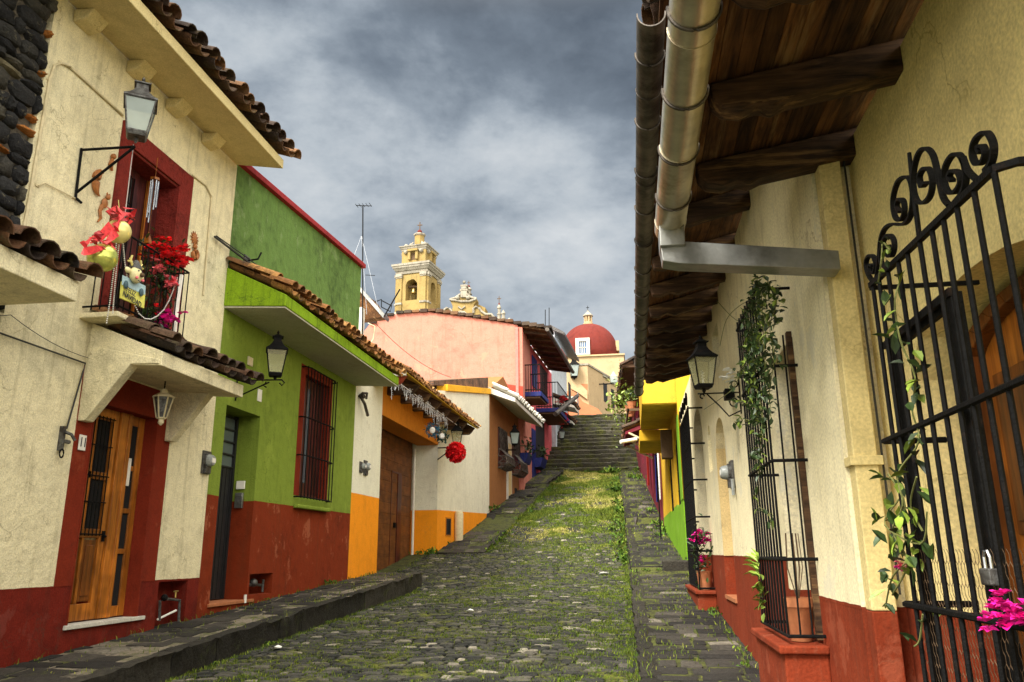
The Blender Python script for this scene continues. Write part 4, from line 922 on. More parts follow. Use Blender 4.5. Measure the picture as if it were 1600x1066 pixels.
# ---- green house
H=thing('green_house','green house with rust red base, barred window and tiled canopy','house',(-6,13.6,-.7))
facade([('dado','rust_dado',-3),('wall','green_low',.83),('parapet_wall','green_high',3.9)],FL,10.65,16.6,-3,6.0,[(10.98,12.1,-.68,2.2,.45),(13.6,15.2,1.03,3.46,.16),(12.16,12.98,-.62,-.3,.25)],[.83,3.9],H)
b=MB(FL); b.prism([(10.66,6.0),(16.6,6.0),(16.6,6.46),(10.66,6.04)],1,-.25,.0); b.build('parapet_top','green_high',H)
b=MB(FL); b.prism([(10.66,6.04),(16.66,6.46),(16.66,6.56),(10.66,6.14)],1,-.28,.09); b.prism([(10.66,6.14),(16.64,6.56),(16.64,6.60),(10.66,6.18)],1,-.25,.05); b.build('coping','red_coping',H,bevel=.01)
b=MB(FL); b.prism([(0,3.66),(1.0,3.60),(1.0,3.78),(0,4.28)],0,10.62,16.56); b.build('canopy','green_canopy',H,bevel=.012)
b=MB(FL); b.prism([(.0,3.63),(.985,3.575),(.985,3.599),(0,3.659)],0,10.64,16.54); b.build('canopy_soffit','soffit_grey',H)
tiles(FL,10.66,16.7,0,1.10,4.36,3.84,.25,.115,3,.06).build('canopy_tiles','roof_tile_orange',H,smooth=50)
b=MB(FL); b.box(11.0,12.08,-.44,-.39,-.66,1.35); 
for k in range(9): b.box(11.02+k*.12,11.04+k*.12,-.39,-.38,-.64,1.33)
dr=b.build('door','dark_paint',H)
b=MB(FL)
for k in range(4): b.box(11.02,12.06,-.42,-.40,1.37+k*.20,1.55+k*.20)
b.build('louvres','louvre_glass',dr); b=MB(FL)
for k in range(5): b.box(11.0,12.08,-.43,-.37,1.345+k*.2,1.37+k*.2)
b.box(11.0,11.05,-.43,-.36,-.66,2.19); b.box(12.03,12.08,-.43,-.36,-.66,2.19); b.build('door_frame','dark_paint',dr)
b=MB(FL); b.box(10.93,12.3,-.42,.03,-.72,-.675); b.build('doorstep','terracotta',H,bevel=.006)
b=MB(FL)
for a in ((13.6,13.82,1.03,3.46),(15.06,15.2,1.03,3.46),(13.82,15.06,3.3,3.46)): b.box(a[0],a[1],-.15,.006,a[2],a[3])
b.build('window_frame','red_surround',H)
wn=MB(FL); wn.box(13.82,14.42,-.15,-.12,1.06,3.3); wn.box(14.44,15.06,-.155,-.135,1.06,3.3); wn=wn.build('shutter','maroon_wood',H,bevel=.004)
b=MB(FL); b.box(13.9,14.1,-.12,-.11,1.3,3.1); b.box(14.2,14.34,-.12,-.11,1.3,3.1); b.build('pane','window_glass',wn)
b=MB(FL)
for k in range(9): b.box(14.46+k*.07,14.50+k*.07,-.136,-.125,1.1,3.28)
b.build('slats','maroon_wood',wn)
g=MB(FL)
for k in range(11): g.tube([(13.66+k*.148,.12,.98),(13.66+k*.148,.12,3.42)],.011,5)
for z in (1.0,1.75,2.45,3.4): g.tube([(13.62,0,z),(13.62,.08,z),(13.8,.13,z),(15.0,.13,z),(15.18,.08,z),(15.18,0,z)],.014,5)
g.build('window_grille','iron',H)
b=MB(FL); b.box(13.62,15.22,0,.10,.80,.87); b.build('window_sill','green_low',H,bevel=.02)
b=MB(FL); b.tube([(12.2,-.12,-.5),(12.5,-.12,-.46),(12.9,-.12,-.5)],.025,6); b.ball((12.5,-.1,-.44),.07,10,6); b.tube([(12.85,-.1,-.6),(12.85,-.1,-.4)],.02,6); tag(b.build('gas_pipe','lead',smooth=True),'lead coloured pipe and tap inside the square vent hole of the green house','pipe')
b=MB(FL); b.tube([FL.pt(0,0,0) and (12.0,.03,-.72),(12.0,.03,-.60)],.022,8); tag(b.build('pipe_stub','white_plastic'),'short white pipe stub on the pavement beside the green house step','pipe')
for nm,lab,F_,bxs,mt in (('doorbell','cream doorbell above the mailbox in the green doorway',FL,(12.085,12.088,0,0,0,0),'white_plastic'),):
    b=MB(); b.box(-6.30,-6.16,12.05,12.085,1.02,1.15); tag(b.build(nm,mt,bevel=.004),lab,'bell')
b=MB(); b.box(-6.30,-6.17,12.04,12.088,.72,.96); b.box(-6.29,-6.18,12.03,12.04,.9,.93); tag(b.build('mailbox','galv',bevel=.004),'little grey metal mailbox in the green doorway','mailbox')
u,z=FL.hit(405,618); b=MB(FL); b.box(u-.07,u+.07,0,.015,z-.1,z+.1); b.box(u-.03,u+.03,.015,.02,z-.06,z+.06); tag(b.build('small_plaque','white_plastic',bevel=.004),'tiny white plaque with a worn number beneath the green house lantern','plaque')
u,z=FL.hit(390,565); b=MB(FL); b.box(u-.08,u+.08,0,.02,z-.07,z+.07); b.box(u-.07,u+.07,.02,.024,z-.06,z+.06); tag(b.build('junction_box','conduit',bevel=.004),'square yellowish box on the green wall above the lantern bracket','junction box')
bracket('thin curled iron bracket of the green house lantern',[[(-5.98,11.2,2.62),(-5.25,11.2,2.60)],[(-5.98,11.2,2.35),(-5.45,11.2,2.57)],[(-5.98,11.2,2.3),(-5.98,11.2,2.7)],[(-5.25,11.2,2.6),(-5.20,11.2,2.55),(-5.24,11.2,2.51),(-5.28,11.2,2.55)],[(-5.5,11.2,2.58),(-5.54,11.2,2.52),(-5.49,11.2,2.49)]],.012)
lantern('black lantern with yellowish panes on the green wall under the canopy',(-5.36,11.2,2.70),.90,.45,'iron','lantern_glass_warm','iron',bulb=False)
cable('thick black cable from the cream house down across the green canopy tiles',[FL.pt(10.1,.05,4.57),FL.pt(11.2,.2,4.45),FL.pt(12.4,.4,4.2),FL.pt(14.5,.6,4.1)],.018)
cable('second thinner cable resting on the green canopy tiles',[FL.pt(10.15,.05,4.6),FL.pt(11.0,.15,4.55),FL.pt(12.2,.3,4.4),FL.pt(16.4,.5,4.15)],.010)
t=thing('cable_hook','small rusty hook holding the cables on the green wall','hook',FL.pt(11.2,.1,4.5)); b=MB(FL); b.tube([(11.2,0,4.6),(11.2,.2,4.62),(11.25,.22,4.75)],.016,5); b.build('arm','iron',t); b=MB(FL); b.box(11.1,11.3,.0,.02,4.5,4.68); b.build('wall_plate','lead',t)
# aerial on a pole
t=thing('tv_aerial','thin pole with a small television aerial rising behind the green parapet','antenna',(-7.2,19.5,4)); PA=Pl(19.5); x0,z0=PA.hit(570,480); x1,z1=PA.hit(567,322)
b=MB(PA); b.tube([(x0,0,z0-1.5),(x1,0,z1)],.018,6); b.build('mast','iron',t)
b=MB(PA); b.tube([(x1-.2,0,z1+.03),(x1+.26,0,z1-.02)],.012,5); 
for k in range(5): b.tube([(x1-.18+k*.1,-.12,z1+.02),(x1-.18+k*.1,.12,z1+.02)],.007,4)
xx,zz_=PA.hit(569,430); b.tube([(x0-.02,0,zz_),(x0+.25,0,zz_-.03)],.01,4); b.build('aerial','iron',t)
b=MB(PA); b.tube([(x1,0,z1-.9),(x1-.55,0,z1-2.6)],.005,4); b.tube([(x1,0,z1-.9),(x1+.6,0,z1-3.2)],.005,4); b.tube([(x1,0,z1-.9),(x1+.25,0,z1-3.2)],.005,4); b.build('guy_wire','steel',t)
# ---- white and orange house with the garage
H=thing('garage_house','white house with orange base and brown garage gate beside the green house','house',(-6,20,-.4))
facade([('dado','orange_dado',-3),('wall','white_wall',1.28)],FL,16.6,18.55,-3,4.6,[],[1.28],H,back=.86)
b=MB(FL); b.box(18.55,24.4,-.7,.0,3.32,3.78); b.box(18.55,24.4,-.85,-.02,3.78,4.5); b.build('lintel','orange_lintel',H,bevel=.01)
b=MB(FL); b.box(16.6,24.4,-6,-.9,-3,4.55); b.build('rear_walls','white_wall',H)
g=MB(FL); nn=-.84
for k in range(14): g.box(18.56,24.38,nn-.03,nn,-.7+k*.3,-.404+k*.3,random.random())
g.box(18.56,24.38,nn-.06,nn-.03,-.9,3.5); gt=g.build('garage_gate','garage_wood',H,bevel=.004)
P0=FL.hit(612,735,nn); P1=FL.hit(625,740,nn); P2=FL.hit(617,868,nn)
b=MB(FL); b.box(P0[0],P0[0]+.05,nn,nn+.012,-.3,P0[1]); b.box(P0[0],P1[0]+.15,nn,nn+.012,P0[1]-.05,P0[1]); b.box(P1[0]-.25,P1[0]+.15,nn,nn+.025,-.25,P0[1]-.05); wd=b.build('wicket_door','maroon_wood',gt); b=MB(FL); b.box(P1[0]-.55,P1[0]-.4,nn,nn+.06,.72,.86); b.build('lock','iron',wd)
b=MB(FL); b.tube([(24.3,-.74,-.05),(24.3,-.74,3.2)],.04,8); tag(b.build('drain_pipe','white_plastic',smooth=True),'white drain pipe standing in the garage corner','pipe')
# garage roof
b=MB(FL); b.prism([(0,4.62),(.86,4.13),(.86,4.16),(0,4.68)],0,17.7,26.6); b.build('roof_slab','yellow_soffit',H)
b=MB(FL); b.prism([(.0,4.05),(0,4.76),(.84,4.2),(.84,4.08)],0,17.6,17.7); b.build('roof_side','off_white',H)
for k in range(8):
    u=17.75+k*1.2; b=MB(FL); b.prism([(-.1,3.90),(.62,3.90),(.70,3.97),(.75,4.04),(.82,4.12),(-.1,4.6)],0,u,u+.16); b.build('roof_beam','red_wood' if k==0 else 'beam_wood',H,bevel=.01)
tiles(FL,17.65,26.6,0,.93,4.70,4.14,.17,.062,3,.02).build('roof_tiles','roof_tile_orange',H,smooth=50)
# icicle lights
b=MB(FL); A=(17.2,.7,3.98); 
for k in range(200):
    t_=k/260; u=17.3+7.4*t_; z=3.95-.06*math.sin(k*.2); n_=.62
    if k%3==0:
        l=random.uniform(.08,.28)*(1 if k%9 else 1.9)
        b.tube([(u,n_,z),(u+random.gauss(0,.03),n_,z-l*.5),(u+random.gauss(0,.04),n_,z-l)],.005,3)
        for q in range(int(l/.05)): b.ball((u+random.gauss(0,.02),n_+random.gauss(0,.02),z-q*.05),.010,5,3)
b.tube([(17.2,.62,3.95),(24.8,.62,3.93)],.01,4); tag(b.build('icicle_lights','string_light'),'string of unlit icicle lights hanging from the beams over the garage','string lights')
def wreath(lab,px,mat,hole,n=.62,r=.19,flat=True):
    u,z=FL.hit(*px,n); t=thing('wreath',lab,'wreath',FL.pt(u,n,z),'small wreaths under the garage roof'); x,y,_=FL.pt(u,n,z); b=MB()
    for k in range(90):
        a=random.uniform(0,6.28); q=r*random.uniform(.55,1); b.leaf((x+q*math.cos(a),y+random.gauss(0,.02),z+q*math.sin(a)),(random.gauss(0,1),random.gauss(0,.4),random.gauss(0,1)),.11,.05)
    b.build('ring',mat,t); b=MB(); b.ball((x,y-.03,z-.01),.075 if hole else .085,8,5,(1,.3,1.1)); b.build('centre',hole or 'litter',t); b=MB(); b.tube([(x,y,z+r),(x,y,z+r+.3)],.004,4); b.build('string','iron',t)
wreath('blue wreath with a white middle hanging from the garage beams',(676,672),'teal',None)
wreath('dark green wreath with a pale bow right of the blue one',(691,681),'wreath_green','litter',.75)
# house beyond the garage
H=thing('corner_house','white house with orange base, red pompom and lantern beyond the garage','house',(-5.8,27,0))
def zline(u,a,b_): return a+(b_-a)*(u-24.4)/5.9
b=MB(FO); b.prism([(24.4,-3),(30.3,-3),(30.3,1.44),(24.4,1.30)],1,-5.9,0); b.build('dado','orange_dado',H)
b=MB(FO); b.prism([(24.4,1.30),(30.3,1.44),(30.3,6.1),(24.4,5.1)],1,-5.9,-.003); b.build('wall','white_wall',H)
b=MB(FO); b.prism([(25.0,5.2),(30.3,6.1),(30.3,6.32),(25.0,5.42)],1,-.3,.08); b.build('cornice','yellow_band',H,bevel=.01)
b=MB(FO); b.prism([(24.0,5.2),(30.3,6.32),(30.3,FO.hit(765,590)[1]),(24.0,FO.hit(672,590)[1]+.0)],1,-3,-.05); b.build('brick_parapet','brick_wall',H)
P=FO.hit(696,808),FO.hit(703,838); b=MB(FO); b.box(P[0][0],P[1][0]+.1,-.001,.012,P[1][1],P[0][1]); v=b.build('vent_frame','orange_lintel',H); b=MB(FO); b.box(P[0][0]+.06,P[1][0]+.04,.012,.016,P[1][1]+.04,P[0][1]-.04); b.tube([(P[0][0]+.3,.02,P[1][1]+.1),(P[0][0]+.32,.02,P[0][1]-.1)],.03,5); b.build('vent_shade_panel','void',v)  # flat dark panel, its colour standing for the shade of a recessed hole
u,z=FO.hit(716,845,.12); b=MB(FO); b.lathe((u,.14,z-.2),[(.14,0),(.14,1.08),(.11,1.14),(.05,1.16)],14); tag(b.build('painted_post','conduit',smooth=True),'short rusty cream painted post against the orange wall','bollard')
u,z=FO.hit(720,700,.75); bracket('small iron bracket holding the lantern over the red pompom',[[FO.pt(u,0,z+.02),FO.pt(u,.8,z+.02)],[FO.pt(u,0,z-.35),FO.pt(u,.5,z+.0)]],.02)
lantern('black lantern on the white wall just above the red pompom',(FO.pt(u,.62,z+.10)),1.05,.2,'iron','lantern_glass_warm','iron')
u,z=FO.hit(712,707,.75); x,y,_=FO.pt(u,.75,z); b=MB()
for k in range(520):
    d=Vector((random.gauss(0,1),random.gauss(0,1),random.gauss(0,1))).normalized(); p=Vector((x,y,z))+d*.24; b.leaf(tuple(p),tuple(d+Vector((random.gauss(0,.7),random.gauss(0,.7),random.gauss(0,.7)))),.11,.10)
b.ball((x,y,z),.25,12,8); tag(b.build('paper_pompom','pom_red'),'large fluffy red paper pompom hanging below a lantern','pompom')
for px,lab in (((563,730),'small grey electricity meter on the white strip, the one nearest the green house'),((570,731),'greenish electricity meter on the white strip, the right of the pair')):
    u,z=FL.hit(*px); meter(lab,FL,u,0,z,.8 if px[0]<565 else 1.1)
u,z=FL.hit(560,620); b=MB(FL); b.tube([(u,0,z),(u,.1,z+.08),(u+.15,.15,z+.1),(u+.25,.1,z)],.03,6); b.tube([(u,.05,z),(u+.1,.12,z-.15),(u+.35,.12,z-.38)],.035,6); b.ball((u+.05,.08,z+.02),.07,7,5); tag(b.build('old_bracket','gutter_dark',smooth=True),'twisted rusty old bracket high on the white strip of wall','bracket')
# rusty roof and white post between green house and pink gable
t=thing('rear_shed','timber clad shed roof with pale gutter behind the green house','shed',(-9,21,4)); PS=Pl(25)
q=[PS.hit(*p) for p in ((560,500),(600,495),(585,470),(558,452))]; b=MB(PS); b.prism([(a,c) for a,c in q],1,-.4,0); b.build('wall','board_wood',t)
q=[PS.hit(*p) for p in ((556,448),(558,443),(602,492),(600,498))]; b=MB(PS); b.prism(q,1,-.5,.1); b.build('roof','galv',t)
x,z=PS.hit(564,497); tag(MB(PS).box(x-.25,x+.25,.3,.6,z-3,z+.2).build('plaster_post','off_white',bevel=.02),'flaking white plaster post at the corner behind the green house','post')
cable('dark wire slung across the pink gable from the rear shed',[(*[Pl(30).hit(582,500)[0]],30,Pl(30).hit(582,500)[1]),(*[Pl(34).hit(705,590)[0]],34,Pl(34).hit(705,590)[1])],.012,sag=.35)
t=thing('bent_rods','bent iron rods and wires standing on the rear roof','rods',(-7,24,5)); PF=Pl(24)
def pl_(*px): return [(PF.hit(*p)[0],0,PF.hit(*p)[1]) for p in px]
b=MB(PF); b.tube(pl_((586,472),(596,468),(596,480),(610,487),(612,478),(597,470)),.02,5); b.tube(pl_((600,495),(625,452)),.025,5); b.build('iron_rod','iron',t); b=MB(PF); b.tube(pl_((575,505),(586,510),(583,530),(572,545),(563,548)),.014,5); b.build('loose_cable','conduit',t)
# ---- brown house
H=thing('brown_house','brown house with white canopy and two bulging window grilles','house',(-5.3,33,1.5))
b=MB(FB); b.prism([(30.3,-2),(36.5,-2),(36.5,6.6),(33,7.4),(30.3,6.3)],1,-5,0); b.build('wall','brown_wall',H)
a0=FB.hit(768,615,.0); b=MB(FB); z0=FB.hit(807,632,1.0)[1]
b.prism([(-.05,a0[1]-.05),(1.05,z0),(1.05,z0+.16),(-.05,a0[1]+.2)],0,30.25,37.0); b.build('canopy','off_white',H,bevel=.01)
tiles(FB,30.4,37,0.1,1.15,a0[1]+.3,z0+.2,.3,.1,2,.03).build('canopy_tiles','off_white',H,smooth=50)
def pxop(F,x0,y0,x1,y1,n=0):
    a=F.hit(x0,(y0+y1)/2,n); c=F.hit(x1,(y0+y1)/2,n); zt=(F.hit(x0,y0,n)[1]+F.hit(x1,y0,n)[1])/2; zb_=(F.hit(x0,y1,n)[1]+F.hit(x1,y1,n)[1])/2
    return a[0],c[0],zb_,zt
def belly(F,o,parent,mat='iron'):
    b=MB(F); u0,u1,z0,z1=o; k=8; pr=[(z1,.06),(z0+(z1-z0)*.45,.1),(z0+(z1-z0)*.28,.38),(z0+(z1-z0)*.1,.42),(z0,.22),(z0-.02,0)]
    for i in range(k+1): u=u0+(u1-u0)*i/k; b.tube([(u,n_,z) for z,n_ in pr],.022,5)
    for z,n_ in pr[:5]: b.tube([(u0,0,z),(u0,n_,z),(u1,n_,z),(u1,0,z)],.025,5)
    for (z,n_),(z2,n2) in zip(pr[1:4],pr[2:5]): b.tube([(u0,n_,z),(u0,0,z2)],.02,4); b.tube([(u0,n2,z2),(u0,.1,z)],.02,4)
    return b.build('window_grille',mat,parent)
for o in (pxop(FB,778,672,790,733),pxop(FB,800,676,811,744)):
    b=MB(FB); b.box(o[0],o[1],0,.02,o[2],o[3]); wi=b.build('window','maroon_wood',H); belly(FB,o,wi,'gutter_dark')
o=pxop(FB,791,683,798,785); b=MB(FB); b.box(o[0],o[1],0,.05,o[2],o[3]); dr=b.build('door_surround','off_white',H); b=MB(FB); b.box(o[0]+.25,o[1]-.12,.05,.06,o[2],o[3]-.3); b.build('door','beige_niche',dr)
o=pxop(FB,804,763,808,776); b=MB(FB); b.box(o[0],o[1],0,.01,o[2],o[3]); b.build('vent','void',H)
u,z=FB.hit(806,690,.55); lantern('dim grey lantern on the brown house under its white canopy',FB.pt(u,.5,z-.1),1.15,.2,'iron','lantern_glass','iron',bulb=False); bracket('short iron bracket on the brown house wall',[[FB.pt(u,0,z-.35),FB.pt(u,.55,z-.35)]],.03)
# ---- pink house
H=thing('pink_house','two storey pink house with a blank gable, blue balconies and brown eave','house',(-5,40,2.5)); PP=Pl(36.5)
q=[PP.hit(*p) for p in ((560,530),(578,506),(590,498),(620,491),(670,488),(740,497),(816,509))]; xr_=q[-1][0]
b=MB(PP); b.prism([(q[0][0],0),]+q+[(xr_,0)],1,-3,0); b.build('gable_wall','pink_gable',H)
b=MB(PP)
for (x0_,z0_),(x1_,z1_) in zip(q[1:],q[2:]+[PP.hit(862,516)]):
    m_=max(1,int((x1_-x0_)/.35))
    for k in range(m_): t_=k/m_; xx=x0_+(x1_-x0_)*t_; zz_=z0_+(z1_-z0_)*t_; b.box(xx,xx+.36,-1.2,.14,zz_+.0+random.uniform(-.02,.02),zz_+.12+random.uniform(0,.05))
b.build('gable_tiles','roof_tile',H)
o=[PP.hit(*p,.02) for p in ((786,600),(817,604),(817,622),(786,618))]; b=MB(PP); b.prism(o,1,0,.06); b.build('red_panel','red_panel',H)
b=MB(FP); b.box(36.53,47,-6,0,0,10.6); b.build('front_wall','pink_front',H)
b=MB(FP); b.box(36.40,37.05,-.1,.03,1.6,10.6); b.build('corner_pier','pink_pier',H)
z_e=10.45
b=MB(FP); b.prism([(0,z_e+.2),(1.42,z_e-.08),(1.42,z_e-.02),(0,z_e+.35)],0,36.5,45.8); b.build('eave','board_wood',H)
b=MB(FP); b.tube([(36.3,1.47,z_e-.06),(45.9,1.47,z_e-.06)],.10,10); b.build('gutter','gutter_dark',H,smooth=True)
for k in range(8): b=MB(FP); b.box(37+k*1.2,37.15+k*1.2,0,1.45,z_e-.2,z_e-.0) if False else b.prism([(0,z_e+.05),(1.36,z_e-.17),(1.36,z_e-.07),(0,z_e+.2)],0,37+k*1.2,37.14+k*1.2); b.build('eave_rafter','beam_wood',H)
def pane(F,o,name,mat,n=.03,parent=None): b=MB(F); b.box(o[0],o[1],0,n,o[2],o[3]); return b.build(name,mat,parent)
pane(FP,pxop(FP,817.5,536,827,606),'balcony_door','navy_paint',.05,H); pane(FP,pxop(FP,831,560,838,606),'balcony_door','navy_paint',.05,H)
pane(FP,pxop(FP,817,668,829,722),'window','dark_paint',.04,H); pane(FP,pxop(FP,837,655,850,735),'window','dark_paint',.04,H)
pane(FP,pxop(FP,831,672,836,785),'blue_strip','navy_paint',.06,H)
b=MB(FP); o0=FP.hit(816,745); o1=FP.hit(850,735); b.prism([(36.4,1),(47,2),(47,o1[1]+1.6),(o1[0],o1[1]),(36.4,FP.hit(812,752)[1])],1,0,.02); b.build('dado','blue_dado',H)
def balcony(F,u0,u1,n,z,hh,parent,lab=None):
    b=MB(F); b.box(u0,u1,0,n,z-.22,z); bl=b.build('balcony_slab','navy_paint',parent,bevel=.02); b=MB(F)
    b.box(u0+.1,u1-.1,.0,n-.1,z-.30,z-.22); b.build('slab_base','twig',bl)
    b=MB(F); k=12
    for i in range(k+1): u=u0+.05+(u1-u0-.1)*i/k; b.tube([(u,n-.06,z),(u,n-.06,z+hh)],.016,4)
    for i in range(1,8): 
        for u in (u0+.05,u1-.05): b.tube([(u,(n-.06)*i/8,z),(u,(n-.06)*i/8,z+hh)],.016,4)
    for zz in (z+.1,z+hh): b.tube([(u0+.05,0,zz),(u0+.05,n-.06,zz),(u1-.05,n-.06,zz),(u1-.05,0,zz)],.03,5)
    b.build('balcony_railing','iron',bl)
z=FP.hit(830,612,.5)[1]; balcony(FP,37.2,39.4,1.0,z,1.35,H)
z=FP.hit(858,641,.6)[1]; balcony(FP,41.3,45.5,1.25,z,1.4,H)
for px,s_ in (((823,718),.6),((846,725),.7)):
    u,z=FP.hit(*px,.3); b=MB(FP); b.prism([(0,z-.25),(.35,z-.2),(.5,z+.25),(0,z+.25)],0,u-s_,u+s_); fb_=b.build('window_box','navy_paint',H); b=MB(FP); foliage(b,(u,.35,z+.5),(.4,.12,.2),60,.25); b.build('plants','leaf_dark',fb_)
t=thing('roof_antenna','two thin upright antenna rods on the pink house roof','antenna',PP.pt(PP.hit(855,510)[0],0,PP.hit(855,510)[1]))
for xx,yt in ((852,484),(858,481)): a=PP.hit(xx,512); c=PP.hit(xx,yt); b=MB(PP); b.tube([(a[0],0,a[1]),(c[0],0,c[1])],.025,4); b.build('rod','iron',t)
# ---- blue white houses by the stairs
H=thing('whitewashed_house','bluish white peeling house beside the stairs with small canopies','house',(-4.4,50,6))
b=MB(FW); b.box(47,54,-5,0,3,13.2); b.box(46.9,47,-5,.25,12.4,13.4); b.build('wall','bluewhite',H)
b=MB(FW); b.prism([(0,13.4),(.9,13.0),(.9,13.15),(0,13.7)],0,46.8,54.2); b.build('eave','lead',H)
pane(FW,pxop(FW,888,600,891,625),'window','dark_paint',.05,H)
for (x,y,u0,u1,nn) in ((880,614,47.3,49.5,1.3),(889,655,49.5,52,.9)):
    z=FW.hit(x,y,nn)[1]; b=MB(FW); b.prism([(0,z+.3),(nn,z),(nn,z+.12),(0,z+.7)],0,u0,u1); b.build('canopy','off_white',H); tiles(FW,u0,u1,0,nn+.1,z+.85,z+.2,.3,.11,2,.03).build('canopy_tiles','roof_tile',H)
b=MB(FP); u,z=FP.hit(843,690,.05); b.box(46.6,47.05,0,.25,5,8.4); b.build('white_pier','bluewhite',H)
for px,lab in (((879,625),'red flowers on a sill of the whitewashed house, the upper bunch'),((879,654),'red flowers beside the stairs, the lower bunch')):
    u,z=FP.hit(*px,1.0); b=MB(FP); flowers(b,(u,1.0,z),.16,16,.14); foliage(b,(u,1.0,z-.15),(.2,.1,.15),20,.15); tag(b.build('flower_bunch','red_petals'),lab,'flowers')
lantern('faint lantern between the pink and the whitewashed house',FP.pt(45.9,.7,FP.hit(851,660,.7)[1]),1.0,.3,'iron','lantern_glass','iron',bulb=False)
b=MB(FP); uu,zz_=FP.hit(858,650,1.0); b.tube([(40.2,1.2,FP.hit(850,628,1.2)[1]),(44,1.9,FP.hit(875,606,1.5)[1]+.3)],.12,8); tag(b.build('spout','gutter_dark'),'slanting drain spout above the lower blue balcony','spout')
# ============================================================= CHURCH BEHIND
H=thing('chapel','cream chapel annex with salmon base at the head of the stairs','building',(-3,62,ZTOP))
PC=Pl(60); xa,za=PC.hit(889,572); xb,zb=PC.hit(918,570)
b=MB(); b.prism([(xa-1,60),(xb,60),(xb+2.6,68.6),(xa-1,68.6)],2,ZTOP-1,za); b.build('wall','church_cream',H)
b=MB(); b.prism([(xa-1.05,59.93),(xb+.06,59.93),(xb+2.7,68.6),(xa-1,68.6)],2,za,za+.14); b.build('roof_edge','tower_white',H)
q=[PC.hit(*p,.08) for p in ((880,650),(880,612),(896,612),(903,617),(910,628),(935,640),(944,652))]; b=MB(PC); b.prism(q,1,0,.3); b.build('salmon_base','church_salmon',H)
q=[PC.hit(*p,.05) for p in ((894,592),(900,600),(918,612),(918,640),(896,618))]; b=MB(PC); b.prism([PC.hit(*p,.05) for p in ((906,600),(918,600),(918,616),(906,604))],1,0,.04); b.build('salmon_band','church_salmon',H)
q=[PC.hit(*p) for p in ((897,590),(900,592),(946,640),(942,655),(890,625),(888,590))]; 
q=[PC.hit(*p) for p in ((892,589),(899,592),(918,612),(918,625),(903,614),(892,608))]; b=MB(PC); b.prism(q,1,0,.22); b.build('ramp_parapet','church_cream',H)
FC=Fr(xb,60,2.6/8.6,1)
for x0_,x1_ in ((943,948),(955,959)):
    dy=(x0_-943)*.75; o=pxop(FC,x0_,600+dy,x1_,628+dy); b=MB(FC); b.box(o[0],o[1],0,.05,o[2],o[3]); wi=b.build('window','dark_paint',H); b=MB(FC); b.box(o[0]-.1,o[1]+.1,0,.12,o[3]+.5,o[3]+.65); b.build('window_hood','tower_white',wi)
x,z=PC.hit(897,588,.6); lantern('small dark lantern on the cream chapel wall above the stairs',(x,59.5,z),2.2,.2,'iron','lantern_glass','iron',bulb=False)
u,z=FC.hit(938,583,0); t=thing('bracket_lamp','round lamp on a long bracket on the chapel side wall','lamp',FC.pt(62,0,z)); b=MB(FC); z=FC.hit(930,590,.6)[1]; b.tube([(62.5,0,z),(62.5,-.0+1.2,z)],.05,5); b.build('arm','iron',t); b=MB(FC); b.lathe((62.5,1.2,z),[(.1,0),(.26,.1),(.3,.6),(.12,.85),(.05,1.0)],8); b.build('globe','lantern_glass',t)
t=thing('street_sign','white street name sign on a thin post in front of the salmon wall','sign',(-4.4,58,ZTOP)); PN=Pl(58); a=PN.hit(886,620); c=PN.hit(901,628); b=MB(PN); b.box(a[0],c[0],0,.04,c[1],a[1]); b.build('plate','off_white',t); x,z=PN.hit(903,648); b=MB(PN); b.tube([(c[0]+.1,0,z-1),(c[0]+.1,0,a[1]+.3)],.05,6); b.build('post','galv',t); b=MB(PN)
for k in range(2): b.box(a[0]+.1,c[0]-.1,.04,.045,c[1]+.07+k*.14,c[1]+.12+k*.14)
b.build('lettering','ink',t)
# dome
H=thing('domed_church','church block with a big red dome, white window and little lantern tower','church',(-4,85,12)); PD=Pl(85); x0_,z0_=PD.hit(876,555); x1_,z1_=PD.hit(966,555); cx_=(x0_+x1_)/2; rad=(x1_-x0_)/2; zt=PD.hit(918,508)[1]
b=MB(); prf=[(rad,-1.2)]
for k in range(15): a=math.pi/2*k/14; prf.append((rad*math.cos(a)**.9 if k<14 else .3,(zt-z0_)*math.sin(a)))
b.lathe((cx_,85,z0_),prf,48); b.build('dome','dome_red',H,smooth=180)
PE=Pl(81.3); a=PE.hit(884,556); c=PE.hit(974,556); zb0=a[1]; b=MB(); b.box(a[0]+.2,c[0]+.05,81.5,89,8,zb0-.16); b.box(a[0]+.1,c[0]+.15,81.3,89.2,zb0-.16,zb0); b.build('block','church_cream',H)
a=PD.hit(962,536); c=PD.hit(968,556); b=MB(); b.box(a[0],c[0],84,86,z0_,a[1]); b.build('pinnacle','church_cream',H)
PW=Pl(81.75); q=[PW.hit(*p) for p in ((899,529),(922,554))]; b=MB(PW)
b.box(q[0][0],q[0][0]+.38,-2.2,.1,q[1][1],q[0][1]); b.box(q[1][0]-.38,q[1][0],-2.2,.1,q[1][1],q[0][1]); b.box(q[0][0]+.38,q[1][0]-.38,-2.2,.1,q[0][1]-.35,q[0][1]); b.box(q[0][0]+.38,q[1][0]-.38,-2.2,.1,q[1][1],q[1][1]+.12); wi=b.build('window','off_white',H)
b=MB(PW); b.box(q[0][0]+.38,q[1][0]-.38,-.1,-.05,q[1][1]+.12,q[0][1]-.35); b.build('pane','blue_glass',wi); b=MB(PW)
w_=(q[1][0]-q[0][0]-.76)
for k in range(1,4): b.box(q[0][0]+.38+w_*k/4-.03,q[0][0]+.38+w_*k/4+.03,-.05,0,q[1][1]+.1,q[0][1]-.35)
b.box(q[0][0]+.38,q[1][0]-.38,-.05,.0,(q[0][1]+q[1][1])/2-.15,(q[0][1]+q[1][1])/2-.07); b.build('bars','off_white',wi)
